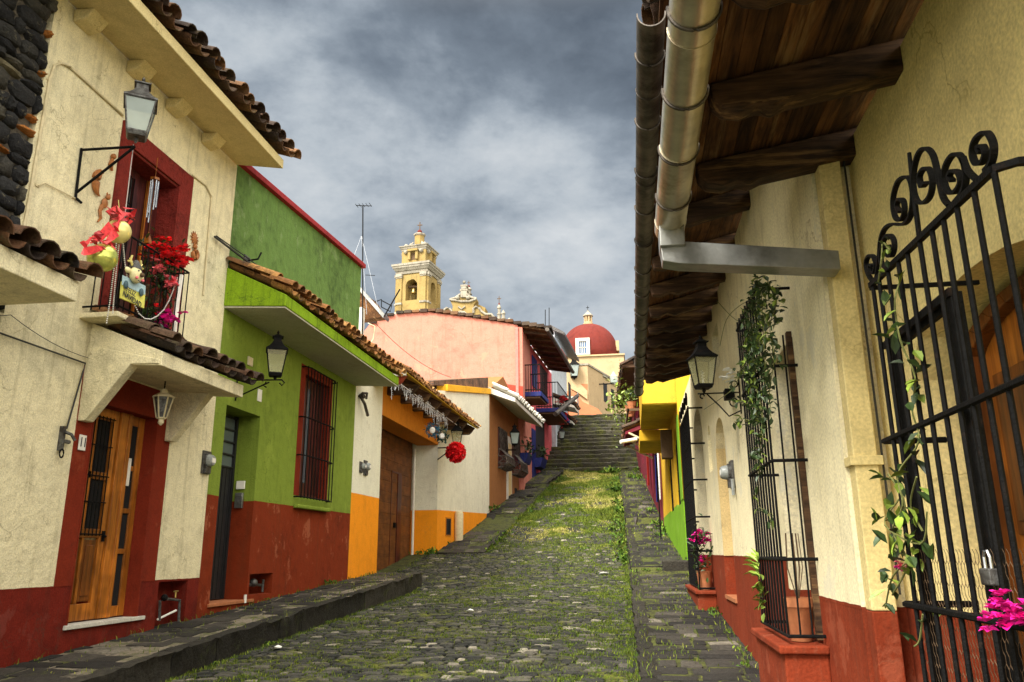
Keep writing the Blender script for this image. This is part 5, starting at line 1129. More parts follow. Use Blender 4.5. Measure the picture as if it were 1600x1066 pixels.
zc=zt-.05; pxm=(zt-PD.hit(918,518)[1])/10   # metres a pixel
b=MB(); b.lathe((cx_,85,zc),[(7.5*pxm,0),(7.5*pxm,3*pxm),(6.3*pxm,3.2*pxm),(6.3*pxm,5*pxm)],16); 
for k in range(8): a=k*math.pi/4+.3; b.tube([(cx_+5.4*pxm*math.cos(a),85+5.4*pxm*math.sin(a),zc+4*pxm),(cx_+5.4*pxm*math.cos(a),85+5.4*pxm*math.sin(a),zc+14*pxm)],1.1*pxm,5)
b.lathe((cx_,85,zc),[(3.6*pxm,4*pxm),(3.6*pxm,14*pxm)],8); b.build('cupola','church_cream',H); b=MB(); b.lathe((cx_,85,zc+14*pxm),[(7.8*pxm,0),(7.8*pxm,1.3*pxm),(6*pxm,3*pxm),(3*pxm,6*pxm),(1.2*pxm,8*pxm),(1*pxm,10*pxm)],12); b.build('cupola_roof','tower_white',H)
def cross(H,x,y,z,h,mat='iron'):
    b=MB(); b.box(x-h*.045,x+h*.045,y-h*.045,y+h*.045,z,z+h); b.box(x-h*.28,x+h*.28,y-h*.035,y+h*.035,z+h*.58,z+h*.68); return b.build('cross',mat,H)
cross(H,cx_,85,zc+23*pxm,8*pxm)
# bell tower
YT=90; PT=Pl(YT); m=(PT.hit(648,440)[1]-PT.hit(648,441)[1]); X=lambda px: PT.hit(px,440)[0]; Z=lambda py: PT.hit(648,py)[1]
cx_=X(645.5); T=thing('bell_tower','yellow baroque bell tower with white cornices, a bell and a cross','tower',(cx_,YT,10)); ang=R(-9)
class RFr:
    def __init__(s,x,y,a): s.x=x;s.y=y;s.c=math.cos(a);s.s=math.sin(a)
    def pt(s,u,n,z): return (s.x+u*s.c-n*s.s,s.y+u*s.s+n*s.c,z)
FT=RFr(cx_,YT+2.5,ang)
wv=lambda px:(px*m)   # width helper
hw=24.5*m
def ring(b,h,z0,z1,out0=0,out1=0): b.frust((0,0),h+out0,h+out0,z0,h+out1,h+out1,z1)
# belfry stage with arched openings
z0,z1=Z(483),Z(427); b=MB(FT); b.box(-hw-1.2*m,hw+1.2*m,-hw-1.2*m,hw+1.2*m,8,z0); 
ob=11*m/1.0; zo0,zo1=Z(467),Z(434)
for s1 in (-1,1):
    for s2 in (-1,1): b.box(min(s1*ob*.85,s1*hw),max(s1*ob*.85,s1*hw),min(s2*ob*.85,s2*hw),max(s2*ob*.85,s2*hw),z0,z1)
for sd in range(4):
    fr=RFr(0,0,sd*math.pi/2)
    def q(u,n,z,fr=fr): p=fr.pt(u,n,z); return p
    o=ob*.85; n_=12; zs_=zo1-o*.95
    # sill, arch head with small lobes
    vs=[];
    b.add([q(-o,-hw,z0),q(o,-hw,z0),q(o,-hw+1.2,z0),q(-o,-hw+1.2,z0),q(-o,-hw,zo0),q(o,-hw,zo0),q(o,-hw+1.2,zo0),q(-o,-hw+1.2,zo0)],[(0,3,2,1),(4,5,6,7),(0,1,5,4),(1,2,6,5),(2,3,7,6),(3,0,4,7)])
    prev=None
    for k in range(n_+1):
        a=math.pi*k/n_; rr=o*(1+.10*abs(math.sin(2.5*a))-.1); u=-rr*math.cos(a) if 0<k<n_ else (-o if k==0 else o); z=zs_+rr*math.sin(a)*.95
        if prev:
            pu,pz=prev; b.add([q(pu,-hw,pz),q(u,-hw,z),q(u,-hw,z1),q(pu,-hw,z1),q(pu,-hw+1.2,pz),q(u,-hw+1.2,z),q(u,-hw+1.2,z1),q(pu,-hw+1.2,z1)],[(0,1,2,3),(4,7,6,5),(0,4,5,1)])
        prev=(u,z)
b.build('belfry','tower_yellow',T)
b=MB(FT); b.box(-hw+.05,hw-.05,-hw+.05,hw-.05,z1,z1+.2); b.build('belfry_ceiling','tower_yellow',T)
# pilasters
for s1 in (-1,1):
    for sd in range(4):
        fr=RFr(0,0,sd*math.pi/2); b=MB(); pts=[(s1*hw*.8-2.6*m,-hw-.25,0),(s1*hw*.8+2.6*m,-hw+.05,0)]
        def pb(u0,u1,o_,za,zb_): 
            vs=[fr.pt(u,n,z) for z in (za,zb_) for u,n in ((u0,-hw-o_),(u1,-hw-o_),(u1,-hw+.05),(u0,-hw+.05))]; vs=[FT.pt(*p) for p in vs]; b.add(vs,[(0,3,2,1),(4,5,6,7),(0,1,5,4),(1,2,6,5),(2,3,7,6),(3,0,4,7)])
        c0=s1*hw*.79; pb(c0-4.2*m,c0+4.2*m,.18,z0,z1); b.build('pilaster','tower_yellow',T); b=MB(); pb(c0-5.2*m,c0+5.2*m,.32,Z(429.5),Z(425)); pb(c0-5*m,c0+5*m,.28,Z(473),Z(470)); pb(c0-4.7*m,c0+4.7*m,.26,Z(431.5),Z(430.2)); b.build('capital','tower_white',T)
b=MB(FT)
for (h,za,zb_,o0,o1) in ((hw,Z(495),Z(489),3*m,3*m),(hw,Z(489),Z(486.5),4.5*m,3.5*m),(hw,Z(486.5),Z(483),2.5*m,1*m)): ring(b,h,za,zb_,o0,o1)
b.build('base_cornice','tower_white',T); b=MB(FT)
for (h,za,zb_,o0,o1) in ((hw,Z(425),Z(422),1*m,2*m),(hw,Z(422),Z(420),.5*m,.5*m),(hw,Z(420),Z(416),2*m,4.5*m),(hw,Z(416),Z(413),5*m,5.5*m),(hw,Z(413),Z(410),6.3*m,6.5*m),(hw,Z(410),Z(408),3*m,-1*m)): ring(b,h,za,zb_,o0,o1)
b.build('cornice','tower_white',T)
h2=19.5*m; z0,z1=Z(408.5),Z(386); b=MB(FT); ring(b,h2,z0,z1); b.build('upper_stage','tower_yellow',T)
for sd in range(4):
    fr=RFr(0,0,sd*math.pi/2)
    def pb(b,u0,u1,o_,i_,za,zb_):
        vs=[FT.pt(*fr.pt(u,n,z)) for z in (za,zb_) for u,n in ((u0,-h2-o_),(u1,-h2-o_),(u1,-h2+i_),(u0,-h2+i_))]; b.add(vs,[(0,3,2,1),(4,5,6,7),(0,1,5,4),(1,2,6,5),(2,3,7,6),(3,0,4,7)])
    b=MB(); pb(b,-4*m,4.5*m,.03,.02,Z(402),Z(391)); nb=b.build('niche','twig',T)
    b=MB(); pb(b,-8*m,-4*m,.35,0,Z(402),Z(388)); pb(b,4*m,8*m,.35,0,Z(402),Z(388)); pb(b,-8*m,8*m,.5,0,Z(389.5),Z(386.5)); b.build('niche_frame','tower_yellow',T)
    for s1 in (-1,1): p=FT.pt(*fr.pt(s1*12.5*m,-h2-.1,Z(389))); b=MB(); b.ball(p,3.4*m,10,6); b.build('medallion','tower_white',T)
b=MB(FT)
for (za,zb_,o0,o1) in ((Z(387),Z(384),.5*m,1.5*m),(Z(384),Z(381),2*m,3*m),(Z(381),Z(379.5),3.8*m,4*m)): ring(b,h2,za,zb_,o0,o1)
b.build('upper_cornice','tower_white',T)
b=MB(); c=FT.pt(0,0,0); b.lathe((c[0],c[1],Z(380)),[(13*m,0),(11*m,3*m),(7*m,5.5*m),(6*m,6*m)],16); b.build('small_dome','dome_red',T,smooth=True)
b=MB(FT)
for s1 in (-1,1):
    for s2 in (-1,1):
        b.ball((s1*15*m,s2*15*m,Z(377)),3.2*m,8,5); b.ball((s1*9.5*m,s2*9.5*m,Z(374)),2.8*m,8,5); b.tube([(s1*16*m,s2*16*m,Z(377)),(s1*11*m,s2*11*m,Z(376)),(s1*7*m,s2*7*m,Z(369))],[2*m,1.6*m,.8*m],6)
b.build('scroll_ornament','tower_white',T)
b=MB(); b.lathe((c[0],c[1],0),[(7.5*m,Z(375)),(7.5*m,Z(357))],8); b.build('turret','tower_yellow',T); b=MB(); b.lathe((c[0],c[1],0),[(8*m,Z(358)),(9.5*m,Z(356.5)),(9.5*m,Z(355)),(5*m,Z(353))],8); b.build('turret_cornice','tower_white',T)
b=MB(); b.ball((c[0],c[1],Z(351)),3.8*m,12,8); b.build('red_ball','dome_red',T,smooth=True); cross(T,c[0],c[1],Z(348),13.5*m,'twig')
b=MB(); cc=FT.pt(-1*m,-hw+.9,0); b.lathe((cc[0],cc[1],Z(453)),[(4.6*m,0),(3.8*m,1.5*m),(2.8*m,4*m),(2.2*m,7*m),(1*m,8.5*m)],14); o=b.build('bell','bell_brass',None,smooth=True); tag(o,'brass bell hanging in the arch of the yellow tower','bell')
b=MB(); b.box(cc[0]-9*m,cc[0]+9*m,cc[1]-.15,cc[1]+.15,Z(444),Z(441)); b.build('bell_beam','twig',T)
# church front with scrolled gable
PB=Pl(92); T=thing('scrolled_gable','yellow scrolled church gable with a ball finial behind the pink roof','gable',(PB.hit(735,490)[0],92,20))
q6=lambda x,y:(540+x*.20633,300+y*.20633)
def tr(pts): return [PB.hit(*q6(*p)) for p in pts]
out=tr([(700,1060),(735,930),(745,895),(765,880),(790,882),(805,893),(812,870),(800,840),(788,818),(830,805),(850,790),(872,772),(880,715),(915,715),(920,772),(945,800),(992,808),(995,822),(970,855),(968,880),(985,868),(1010,880),(1030,905),(1060,925),(1105,925),(1118,945),(1150,965),(1240,985),(1240,1060)])
b=MB(PB); b.prism(out,1,-1.2,0); b.build('wall','tower_yellow',T)
def rel(pts,r,mat='tower_white'): b=MB(PB); b.tube([(x_,.1,z_) for x_,z_ in tr(pts)],r*.55,6); b.build('moulding',mat,T)
rel([(738,925),(748,893),(768,880),(790,885),(803,905),(795,925)],.28); rel([(790,818),(830,822),(880,832),(940,830),(992,812)],.3); rel([(970,920),(968,885),(988,870),(1012,882),(1032,908),(1062,928),(1105,928),(1120,948),(1150,965)],.28)
rel([(855,870),(880,890),(905,868)],.2); rel([(850,925),(870,910),(895,915),(930,940),(965,940)],.35); rel([(790,815),(832,803),(870,775)],.25); rel([(992,808),(950,800),(922,775)],.25)
for p,r in (((850,805),17),((928,805),16),((900,688),12)): x_,z_=PB.hit(*q6(*p)); b=MB(PB); b.ball((x_,.2,z_),r*.20633*m,10,6); b.build('ball_ornament','tower_white',T,smooth=True)
b=MB(PB)
for (xa_,xb_,ya,yb) in ((872,922,708,718),(878,916,718,740),(868,925,740,752),(874,920,752,800)): a=tr([(xa_,ya)])[0]; c=tr([(xb_,yb)])[0]; b.box(a[0],c[0],-.8,.25,c[1],a[1])
b.build('pedestal','tower_white',T)
def finial(lab,xc,yb,yt,w_,Y,crs=True,name='finial'):
    P_=Pl(Y); t=thing(name,lab,'finial',(P_.hit(*q6(xc,yb))[0],Y,P_.hit(*q6(xc,yb))[1])); x_,zb_=P_.hit(*q6(xc,yb)); _,zt_=P_.hit(*q6(xc,yt)); h=zt_-zb_; ww=w_*.20633*m
    b=MB(); b.lathe((x_,Y,zb_),[(ww,-h*.3),(ww,h*.18),(ww*1.25,h*.2),(ww*1.25,h*.25),(ww*.8,h*.27),(ww*.8,h*.5),(ww*1.15,h*.52),(ww*1.1,h*.57),(ww*.5,h*.7),(ww*.3,h*.78)],10); b.build('shaft','tower_white',t)
    if crs: b=MB(); b.ball((x_,Y,zb_+h*.74),ww*.6,8,5); b.build('ball','dome_red',t); cross(t,x_,Y,zb_+h*.8,h*.35,'twig')
finial('cupola with a red ball and cross right of the tall gable finial',932,800,690,20,95)
finial('slim pinnacle with a cross at the right end of the church gable',1163,960,812,13,92)
finial('stout yellow pinnacle beside the slim pinnacle with the cross',1195,985,870,14,91,False); finial('smallest pinnacle at the far right end of the church gable',1240,990,945,11,90,False)
a=tr([(980,825),(1045,855),(1040,900),(985,890)]); b=MB(PB); b.prism(a,1,-3,-1.2); b.build('rear_roof','tower_yellow',T)
# ============================================================= RIGHT SIDE
H=thing('long_cream_house','long cream house with rust red base, barred windows and rafter eave on the right','house',(1.05,9,-1))
facade([('dado','rust_right',-3),('wall','cream_right',-.26)],FR,4.1,5.9,-3,2.78,[(4.98,5.84,-.5,1.3,.3)],[-.26],H,back=5)
facade([('dado','rust_right',-3),('wall','cream_right',-.055)],FR,5.9,16.1,-3,2.78,[(8.9,9.85,-.5,1.5,.16,.3),(8.75,9.4,2.02,2.5,.2),(11.5,13.0,-.42,2.1,.25,.4),(10.35,10.8,1.0,1.6,.1,.25)],[-.055],H,back=5)
b=MB(FR); b.box(9.835,9.852,-.16,.002,-.055,1.2); b.box(8.9,9.85,-.16,-.157,-.055,1.5); b.build('niche_lining','beige_niche',H)
b=MB(FR); b.box(8.9,9.87,-.16,.02,-.53,-.49); b.build('niche_sill','terracotta',H)
b=MB(FR); b.box(8.77,9.38,-.17,-.14,2.03,2.49); [b.box(8.8,9.36,-.14,-.12,2.07+k*.06,2.1+k*.06) for k in range(7)]; b.build('shutter','beam_wood',H)
# roof of the long house: soffit boards, rafters, tiles, gutter
RF=[5.0,5.98,6.96,7.75,8.5,9.2,9.85,10.45,11.0,11.55,12.1]
zw,zo_=2.70,2.48; NO=.80
b=MB(FR)
for k in range(9):
    n0=-.05+k*(NO+.05)/9; n1=n0+(NO+.05)/9-.004; z0=zw+.16-(zw-zo_)*max(0,n0)/NO; z1=zw+.16-(zw-zo_)*n1/NO; b.prism([(n0,z0),(n1,z1),(n1,z1+.02),(n0,z0+.02)],0,3.3,12.5)
b.build('soffit_boards','board_wood',H)
for k,u in enumerate([3.6,4.3]+RF):
    b=MB(FR); w_=.10; z=lambda n_: zw-(zw-zo_)*n_/NO
    b.prism([(-.1,z(0)-.02),(.38,z(.38)-.03),(.48,z(.48)-.035),(.56,z(.56)+.015),(.65,z(.65)+.0),(.74,z(.74)+.035),(.76,z(.76)+.15),(-.1,z(0)+.16)],0,u,u+w_); b.build('rafter','beam_wood',H,bevel=.012)
tiles(FR,3.35,12.5,-.3,.84,zw+.46,zo_+.28,.25,.11,3,.04).build('roof_tiles','roof_tile',H,smooth=50)
b=MB(); x=.085; r=.078
pts=[]
def gutter(xc,z,r,y0,y1,mat,mat2,H,ringsp,name='gutter',rise=0):
    b=MB(); k=12; vs=[];fs=[]
    for (y,rr) in ((y0,r),(y1,r)):
        for q in (rr,rr-.006):
            for j in range(k+1): a=math.pi*1.08*(j/k)+math.pi*.96; vs.append((xc+q*math.cos(a),y,z+rise*(y-y0)+q*math.sin(a)*1.0))
    n=k+1
    for j in range(k): fs+=[(j,j+1,2*n+j+1,2*n+j),(n+j,3*n+j,3*n+j+1,n+j+1),(j,n+j,n+j+1,j+1),(2*n+j,2*n+j+1,3*n+j+1,3*n+j)]
    fs+=[(0,2*n,3*n,n),(k,n+k,3*n+k,2*n+k)]; b.add(vs,fs); g=b.build(name,mat,H,smooth=60)
    y=y0+ringsp*.5
    while y<y1: 
        y+=random.uniform(-.04,.04)
        zz=z+rise*(y-y0); b=MB(); b.tube([(xc+(r+.004)*math.cos(a),y,zz+(r+.004)*math.sin(a)) for a in np.linspace(math.pi*.95,math.pi*2.05,16)],.006,5); y+=ringsp; b.build('gutter_strap',mat2,g)
    y=y0+ringsp
    while y<y1: b=MB(); b.tube([(xc+(r+.002)*math.cos(a),y,z+(r+.002)*math.sin(a)) for a in np.linspace(math.pi*.96,math.pi*2.04,16)],.0022,4); y+=ringsp*1.7; b.build('gutter_seam',mat,g)
    return g
g=gutter(.195,2.42,.068,3.2,12.3,'gutter_dark','gutter_dark',H,.62)
# near roof
N2=thing('near_house','cream house at the right edge with arched doorway and boarded eave','house',(1.25,2.5,-1.2))
facade([('dado','rust_right',-3),('wall','cream_near',-.25)],FN,-1.5,4.098,-3,2.12,[(2.2,3.62,-1.35,.98,.27,.26)],[-.25],N2,back=4)
zw2=2.02; 
def zs2(n_): return zw2-.16*n_/.9
b=MB(FN)
for k in range(11):
    n0=-.05+k*.084; n1=n0+.081; b.prism([(n0,zs2(n0)+.16),(n1,zs2(n1)+.16),(n1,zs2(n1)+.18),(n0,zs2(n0)+.18)],0,-1.2,4.32,)
b.build('soffit_boards','board_wood',N2)
for u in (-.65,.12,.89,1.66,2.42,3.19,3.95):
    b=MB(FN); w_=.13; q=[(-.1,zs2(0)+.0),(.48,zs2(.48)-.015),(.55,zs2(.55)-.035),(.61,zs2(.61)-.0),(.69,zs2(.69)-.01),(.77,zs2(.77)+.02),(.81,zs2(.81)+.07),(.82,zs2(.82)+.15),(-.1,zs2(0)+.158)]
    b.prism(q,0,u,u+w_); b.build('rafter','beam_wood',N2,bevel=.014)
tiles(FN,-1.2,4.3,-.3,.93,zw2+.50,2.17,.24,.11,3,.04).build('roof_tiles','roof_tile',N2,smooth=50)
b=MB(FN); b.prism([(.86,1.86),(.885,1.86),(.885,2.02),(.86,2.04)],0,-1.2,4.3); b.build('fascia','beam_wood',N2)
gutter(.268,1.66,.079,-1.3,3.98,'gutter_bright','gutter_dark',N2,.46)
b=MB(); b.box(.205,.33,3.80,3.96,1.50,1.64); b.prism([(.205,1.54),(.215,1.43),(.30,1.41),(1.07,1.33),(1.07,1.43),(.32,1.53)],1,3.83,3.95); tag(b.build('duct','galv',bevel=.004),'square galvanised duct carrying the near gutter across to the wall','duct')
b=MB(); b.box(1.065,1.175,3.985,4.085,-.27,2.05); t=thing('downspout','square downspout painted cream above and red below, between the two right houses','downspout',(1.12,4.03,-1)); b.build('upper_pipe','pipe_paint',t,bevel=.006); b=MB(); b.box(1.065,1.175,3.985,4.085,-1.4,-.272); b.build('lower_pipe','rust_right',t,bevel=.006); b=MB(); b.box(1.045,1.195,3.97,4.09,.39,.435); b.build('strap','pipe_paint',t,bevel=.003)
cable('black cable running down beside the cream downspout',[(1.20,4.0,2.0),(1.20,4.0,.5),(1.20,4.0,-.2)],.006)
# arched wooden door
t=N2; n_=-.25
b=MB(FN); b.box(2.22,2.34,n_,n_+.06,-1.3,.75); b.box(3.42,3.60,n_,n_+.08,-1.3,.78)
for k in range(12):
    a0=math.pi*k/12; a1=math.pi*(k+1)/12
    f=lambda a,q:((2.91+.69*q*math.cos(a)),.70+.25*q*math.sin(a)); p=[f(a0,1),f(a1,1),f(a1,.80),f(a0,.80)]; b.prism(p,1,n_,n_+.08)
b.build('door_frame','door_wood_dark',N2,bevel=.005)
b=MB(FN); b.box(2.34,3.42,n_-.015,n_+.02,-1.3,.9); dr=b.build('door','door_wood',N2)
b=MB(FN)
for (u0,u1,z0,z1) in ((2.40,2.85,.05,.68),(2.95,3.37,.05,.68),(2.40,2.85,-1.1,-.08),(2.95,3.37,-1.1,-.08)):
    b.box(u0,u1,n_+.02,n_+.03,z0,z1); b.box(u0+.05,u1-.05,n_+.03,n_+.045,z0+.05,z1-.05)
b.build('door_panel','door_wood_dark',dr,bevel=.006); b=MB(FN); b.box(2.86,2.93,n_+.02,n_+.05,-1.25,.9); b.build('door_rail','door_wood',dr)
# ---- iron gate
G=thing('iron_gate','black iron gate with scrollwork on top in front of the arched doorway','gate',(.87,2.3,-1.2))
q5=lambda x,y:(1300+x*.3188,180+y*.3188)
def gp(pts,n=0,z5=True): return [(FG.hit(*(q5(*p) if z5 else p),n)[0],n,FG.hit(*(q5(*p) if z5 else p),n)[1]) for p in pts]
def smooth_path(P,k=4):
    V=[Vector(p) for p in P]; out=[]
    for i in range(len(V)-1):
        a=V[max(i-1,0)];b_=V[i];c_=V[i+1];d=V[min(i+2,len(V)-1)]
        for j in range(k):
            t_=j/k; out.append(tuple(.5*((2*b_)+(c_-a)*t_+(2*a-5*b_+4*c_-d)*t_*t_+(3*b_-a-3*c_+d)*t_**3)))
    out.append(tuple(V[-1])); return out
def strap(b,P,w_=.008,t_=.0042):
    """flat bar following a path in the gate plane"""
    n=len(P); vs=[];fs=[]
    for i,p in enumerate(P):
        a=Vector(P[max(i-1,0)]);c_=Vector(P[min(i+1,n-1)]); d=(c_-a); d=Vector((d.x,0,d.z)).normalized() if d.length>0 else Vector((1,0,0)); s_=Vector((-d.z,0,d.x))*t_; p=Vector(p)
        for q in (p+s_+Vector((0,w_,0)),p-s_+Vector((0,w_,0)),p-s_-Vector((0,w_,0)),p+s_-Vector((0,w_,0))): vs.append(tuple(q))
    for i in range(n-1):
        for j in range(4): fs.append((4*i+j,4*i+(j+1)%4,4*i+4+(j+1)%4,4*i+4+j))
    fs+=[(3,2,1,0),tuple(4*(n-1)+j for j in range(4))]; b.add(vs,fs)
SC=[[(205,820),(178,780),(168,725),(180,692),(200,690),(214,722),(210,768),(194,772),(186,750),(190,732),(200,740)],
 [(268,752),(240,715),(246,640),(262,600),(283,588),(303,612),(306,655),(292,690),(272,686),(262,655),(275,640),(283,658)],
 [(218,812),(232,700),(238,620),(258,560),(295,534),(350,535),(384,495),(397,400),(385,320),(362,302),(325,325),(303,390),(300,450),(312,502),(337,515),(355,480),(352,425),(330,412),(318,445),(335,475)],
 [(575,442),(545,400),(520,290),(495,195),(458,162),(424,190),(402,270),(400,360),(418,420),(450,430),(482,395),(493,330),(480,270),(452,262),(430,300),(440,350),(462,330)],
 [(600,432),(640,380),(657,310),(648,235),(622,192),(588,200),(556,255),(550,320),(568,375),(602,378),(630,335),(622,285),(592,272),(575,300),(592,322)],
 [(640,205),(665,270),(712,318)],
 [(752,272),(785,225),(793,150),(768,92),(738,88),(702,125),(688,185),(705,236),(736,232),(752,190),(740,152),(718,158),(730,185)]]
for p in SC: b=MB(FG); strap(b,smooth_path(gp(p))); b.build('scroll','iron',G)
b=MB(FG); P=gp([(190,835),(790,265)]); b.tube([P[0],P[1]],.0125,4); u1_,z1_=P[1][0],P[1][2]; b.tube([P[1],(u1_-.03,-.04,z1_),(u1_-.05,-.36,z1_-.01)],.012,4); b.build('top_rail','iron',G)
b=MB(FG); P=gp([(185,848)]); b.tube([P[0],(P[0][0],-.36,P[0][2])],.010,4); b.build('end_stay','iron',G)
tops=[(200,835),(230,805),(275,770),(325,722),(370,680),(430,620),(490,565),(545,505),(610,440),(695,365),(795,280)]
for p in tops:
    P=gp([p])[0]; b=MB(FG); b.tube([P,(P[0],0,-.95)],.0074,6); b.build('bar','iron',G,smooth=True)
for u in (1.70,1.58): b=MB(FG); b.tube([(u,0,.6),(u,0,-.95)],.0074,6); b.build('bar','iron',G)
P=gp([(378,185),(395,330),(428,600)]); b=MB(FG); b.tube([P[0],(P[2][0],0,P[0][2]+0) if False else P[1],P[2]],[.006,.008,.008],5); b.build('spike','iron',G)
for z,nm in ((.36,'middle_rail'),(-.172,'bottom_rail')): b=MB(FG); b.tube([(2.86,-.2,z),(2.86,0,z),(1.5,.004,z)],.0105,6); b.build(nm,'iron',G)
ua=FG.hit(1430,800,-.03)[0]; ub=FG.hit(1540,800,-.03)[0]; zt_=.68
b=MB(FG); b.box(ua-.026,ua+.016,-.05,-.018,-.97,zt_); b.box(ub-.028,ub+.018,-.05,-.018,-.97,zt_+.0); b.build('leaf_post','iron',G,bevel=.003)
b=MB(FG); b.box(ub-.03,ua+.05,-.048,-.032,zt_-.03,zt_); b.box(ub-.03,ua+.05,-.028,-.014,zt_-.012,zt_+.012); b.build('leaf_rail','iron',G)
u,z=FG.hit(1541,900,.02); t=thing('padlock','steel padlock hanging from the black gate post','padlock',FG.pt(u,.02,z)); b=MB(FG); b.box(u-.028,u+.028,.0,.025,z-.022,z+.018); b.build('body','lead',t,bevel=.004); b=MB(FG); b.tube([(u-.017+.0,.012,z+.018),(u-.017,.012,z+.045),(u-.008,.012,z+.058),(u+.008,.012,z+.058),(u+.017,.012,z+.045),(u+.017,.012,z+.018)],.004,6); b.build('shackle','steel',t)
b=MB(FG); 
pu=2.78
while pu>1.5:                                # hexagonal chicken wire
    z=-.9
    while z<-.02+.02*math.sin(pu*20):
        w_=.022; b.tube([(pu,-.012,z),(pu,-.012,z+.018),(pu-w_*.5,-.012,z+.03),(pu-w_*.5,-.012,z+.048),(pu,-.012,z+.06)],.0009,3,cap=False); b.tube([(pu-w_,-.012,z+.018),(pu-w_*.5,-.012,z+.03)],.0009,3,cap=False); z+=.06
    pu-=.022
tag(b.build('chicken_wire','twig'),'rusty chicken wire tied behind the lower half of the black gate','wire mesh')
def vine(lab,paths,F,n,L_,mats=('vine_stem','leaf_dark','leaf_light'),dens=26,flo=None,spread=.02,light=.3,name='climbing_vine',stemr=.003):
    u0,z0=F.hit(*paths[0][0],n); t=thing(name,lab,'vine',F.pt(u0,n,z0)); S=MB(F);A=MB(F);B_=MB(F)
    for path in paths:
        P=[]
        for p in path: u,z=F.hit(*p,n); P.append((u,n+random.uniform(-.01,.03),z))
        P=smooth_path(P,5); S.tube(P,stemr,4)
        Ln=sum((Vector(a)-Vector(b_)).length for a,b_ in zip(P,P[1:])); k=int(Ln*dens)
        for i in range(k):
            t_=random.random()*(len(P)-1.001); j=int(t_); p=Vector(P[j]).lerp(Vector(P[j+1]),t_-j)+Vector([random.gauss(0,spread) for _ in range(3)])
            d=(random.gauss(0,1),random.gauss(.35,.6),random.gauss(-.25,.9)); (B_ if random.random()<light else A).leaf(tuple(p),d,L_*random.uniform(.6,1.3),L_*.5)
    S.build('stem',mats[0],t); A.build('leaves',mats[1],t)
    if B_.v: B_.build('young_leaves',mats[2],t)
    return t
vine('thin leafy vine climbing the left post of the iron gate',[[(1400,930),(1420,880),(1408,830),(1425,790),(1418,740),(1432,690),(1420,640),(1432,590),(1420,530),(1408,470),(1405,430)],[(1400,780),(1396,820),(1440,850),(1450,800)],[(1440,870),(1405,900),(1395,950)],[(1440,960),(1436,1000),(1432,1010)],[(1402,740),(1410,790),(1405,850),(1425,870)],[(1445,745),(1430,790),(1440,830)]],FG,.015,.055,dens=36,light=.5,spread=.016)
vine('thin vine wound along the far end of the gate top scrolls',[[(1385,440),(1392,405),(1375,380),(1400,390)]],FG,.01,.035,dens=25,light=.4,spread=.01)
for px,lab,s_ in (((1405,885),'pale pink bell flower on the vine at the gate post',.012),((1410,890),'small magenta bell flower hanging on the vine at the gate post',.010),((1575,950),'large magenta bougainvillea bloom by the gate at the right edge',.0205)):
    u,z=FG.hit(*px,.04); b=MB(FG); flowers(b,(u,.04,z),s_*(1.1 if s_>.02 else .7),26 if s_>.02 else 6,s_*1.1); tag(b.build('flower','magenta_petals' if 'magenta' in lab else 'pink_petals'),lab,'flower')
b=MB(FN); foliage(b,(1.95,.2,-.45),(.1,.1,.12),50,.09); tag(b.build('bush','leaf_dark'),'dark leafy bush growing behind the gate at the right edge','bush')
# ---- barred window with the clay pot
GW=thing('window_cage','tall black window cage with many bars on a red plinth, vine at its top','window grille',(.85,5.3,-.5))
b=MB(FR); b.box(4.88,5.95,0,.24,-1.6,-.56); b.box(4.85,5.97,0,.27,-.56,-.515); b.build('plinth','rust_right',GW,bevel=.01)
g=MB(FR); u0,u1,n_=4.93,5.86,.20
for k in range(10): u=u0+(u1-u0)*k/9; g.tube([(u,n_,-.47),(u,n_,1.66)],.0075,6)
for k in (1,2): g.tube([(u0,n_*k/3,-.47),(u0,n_*k/3,1.3)],.006,5)
g.build('bars','iron',GW,smooth=True)
g=MB(FR)
for z in (-.47,-.05,.52,1.1,1.6): g=MB(FR); g.tube([(u0-.02,-.02,z),(u0-.02,n_+.005,z),(u1+.02,n_+.005,z),(u1+.02,-.02,z)],.010,6); g.build('rail','iron',GW)
b=MB(FR); b.box(4.99,5.04,-.25,.032,-.5,1.34); b.box(4.98,5.84,-.25,-.2,1.22,1.34); b.box(5.4,5.5,-.29,-.2,-.5,1.3); b.build('window_frame','beam_wood',GW,bevel=.004)
b=MB(FR); b.box(5.05,5.84,-.295,-.26,-.5,1.22); b.build('window_shutter','maroon_wood',GW)
t=thing('clay_pot','round clay flower pot standing inside the tall window cage','pot',FR.pt(5.07,.1,-.51)); b=MB(FR); b.lathe((5.08,.10,-.51),[(.06,0),(.085,.18),(.095,.19),(.095,.24),(.08,.24),(.075,.2)],18); b.build('pot','terracotta',t,smooth=True); b=MB(FR)
for k in range(7): a=random.uniform(0,6.28); b.tube([(5.08,.1,-.3),(5.08+.05*math.cos(a),.1+.05*math.sin(a),-.1),(5.08+.06*math.cos(a+1),.1+.05*math.sin(a),.1)],.003,4)
b.build('dry_twigs','twig',t)
vine('dense dark vine heaped over the top of the tall window cage',[[(1185,435),(1190,470),(1182,510),(1192,550),(1180,590),(1190,640),(1195,690),(1188,740)],[(1205,440),(1212,470),(1205,510),(1212,560),(1200,610),(1205,660)],[(1175,500),(1182,560),(1176,620),(1190,660)],[(1192,445),(1200,540),(1196,600)],[(1180,465),(1175,520),(1185,545)]],FR,.22,.050,dens=150,light=.15,spread=.02)
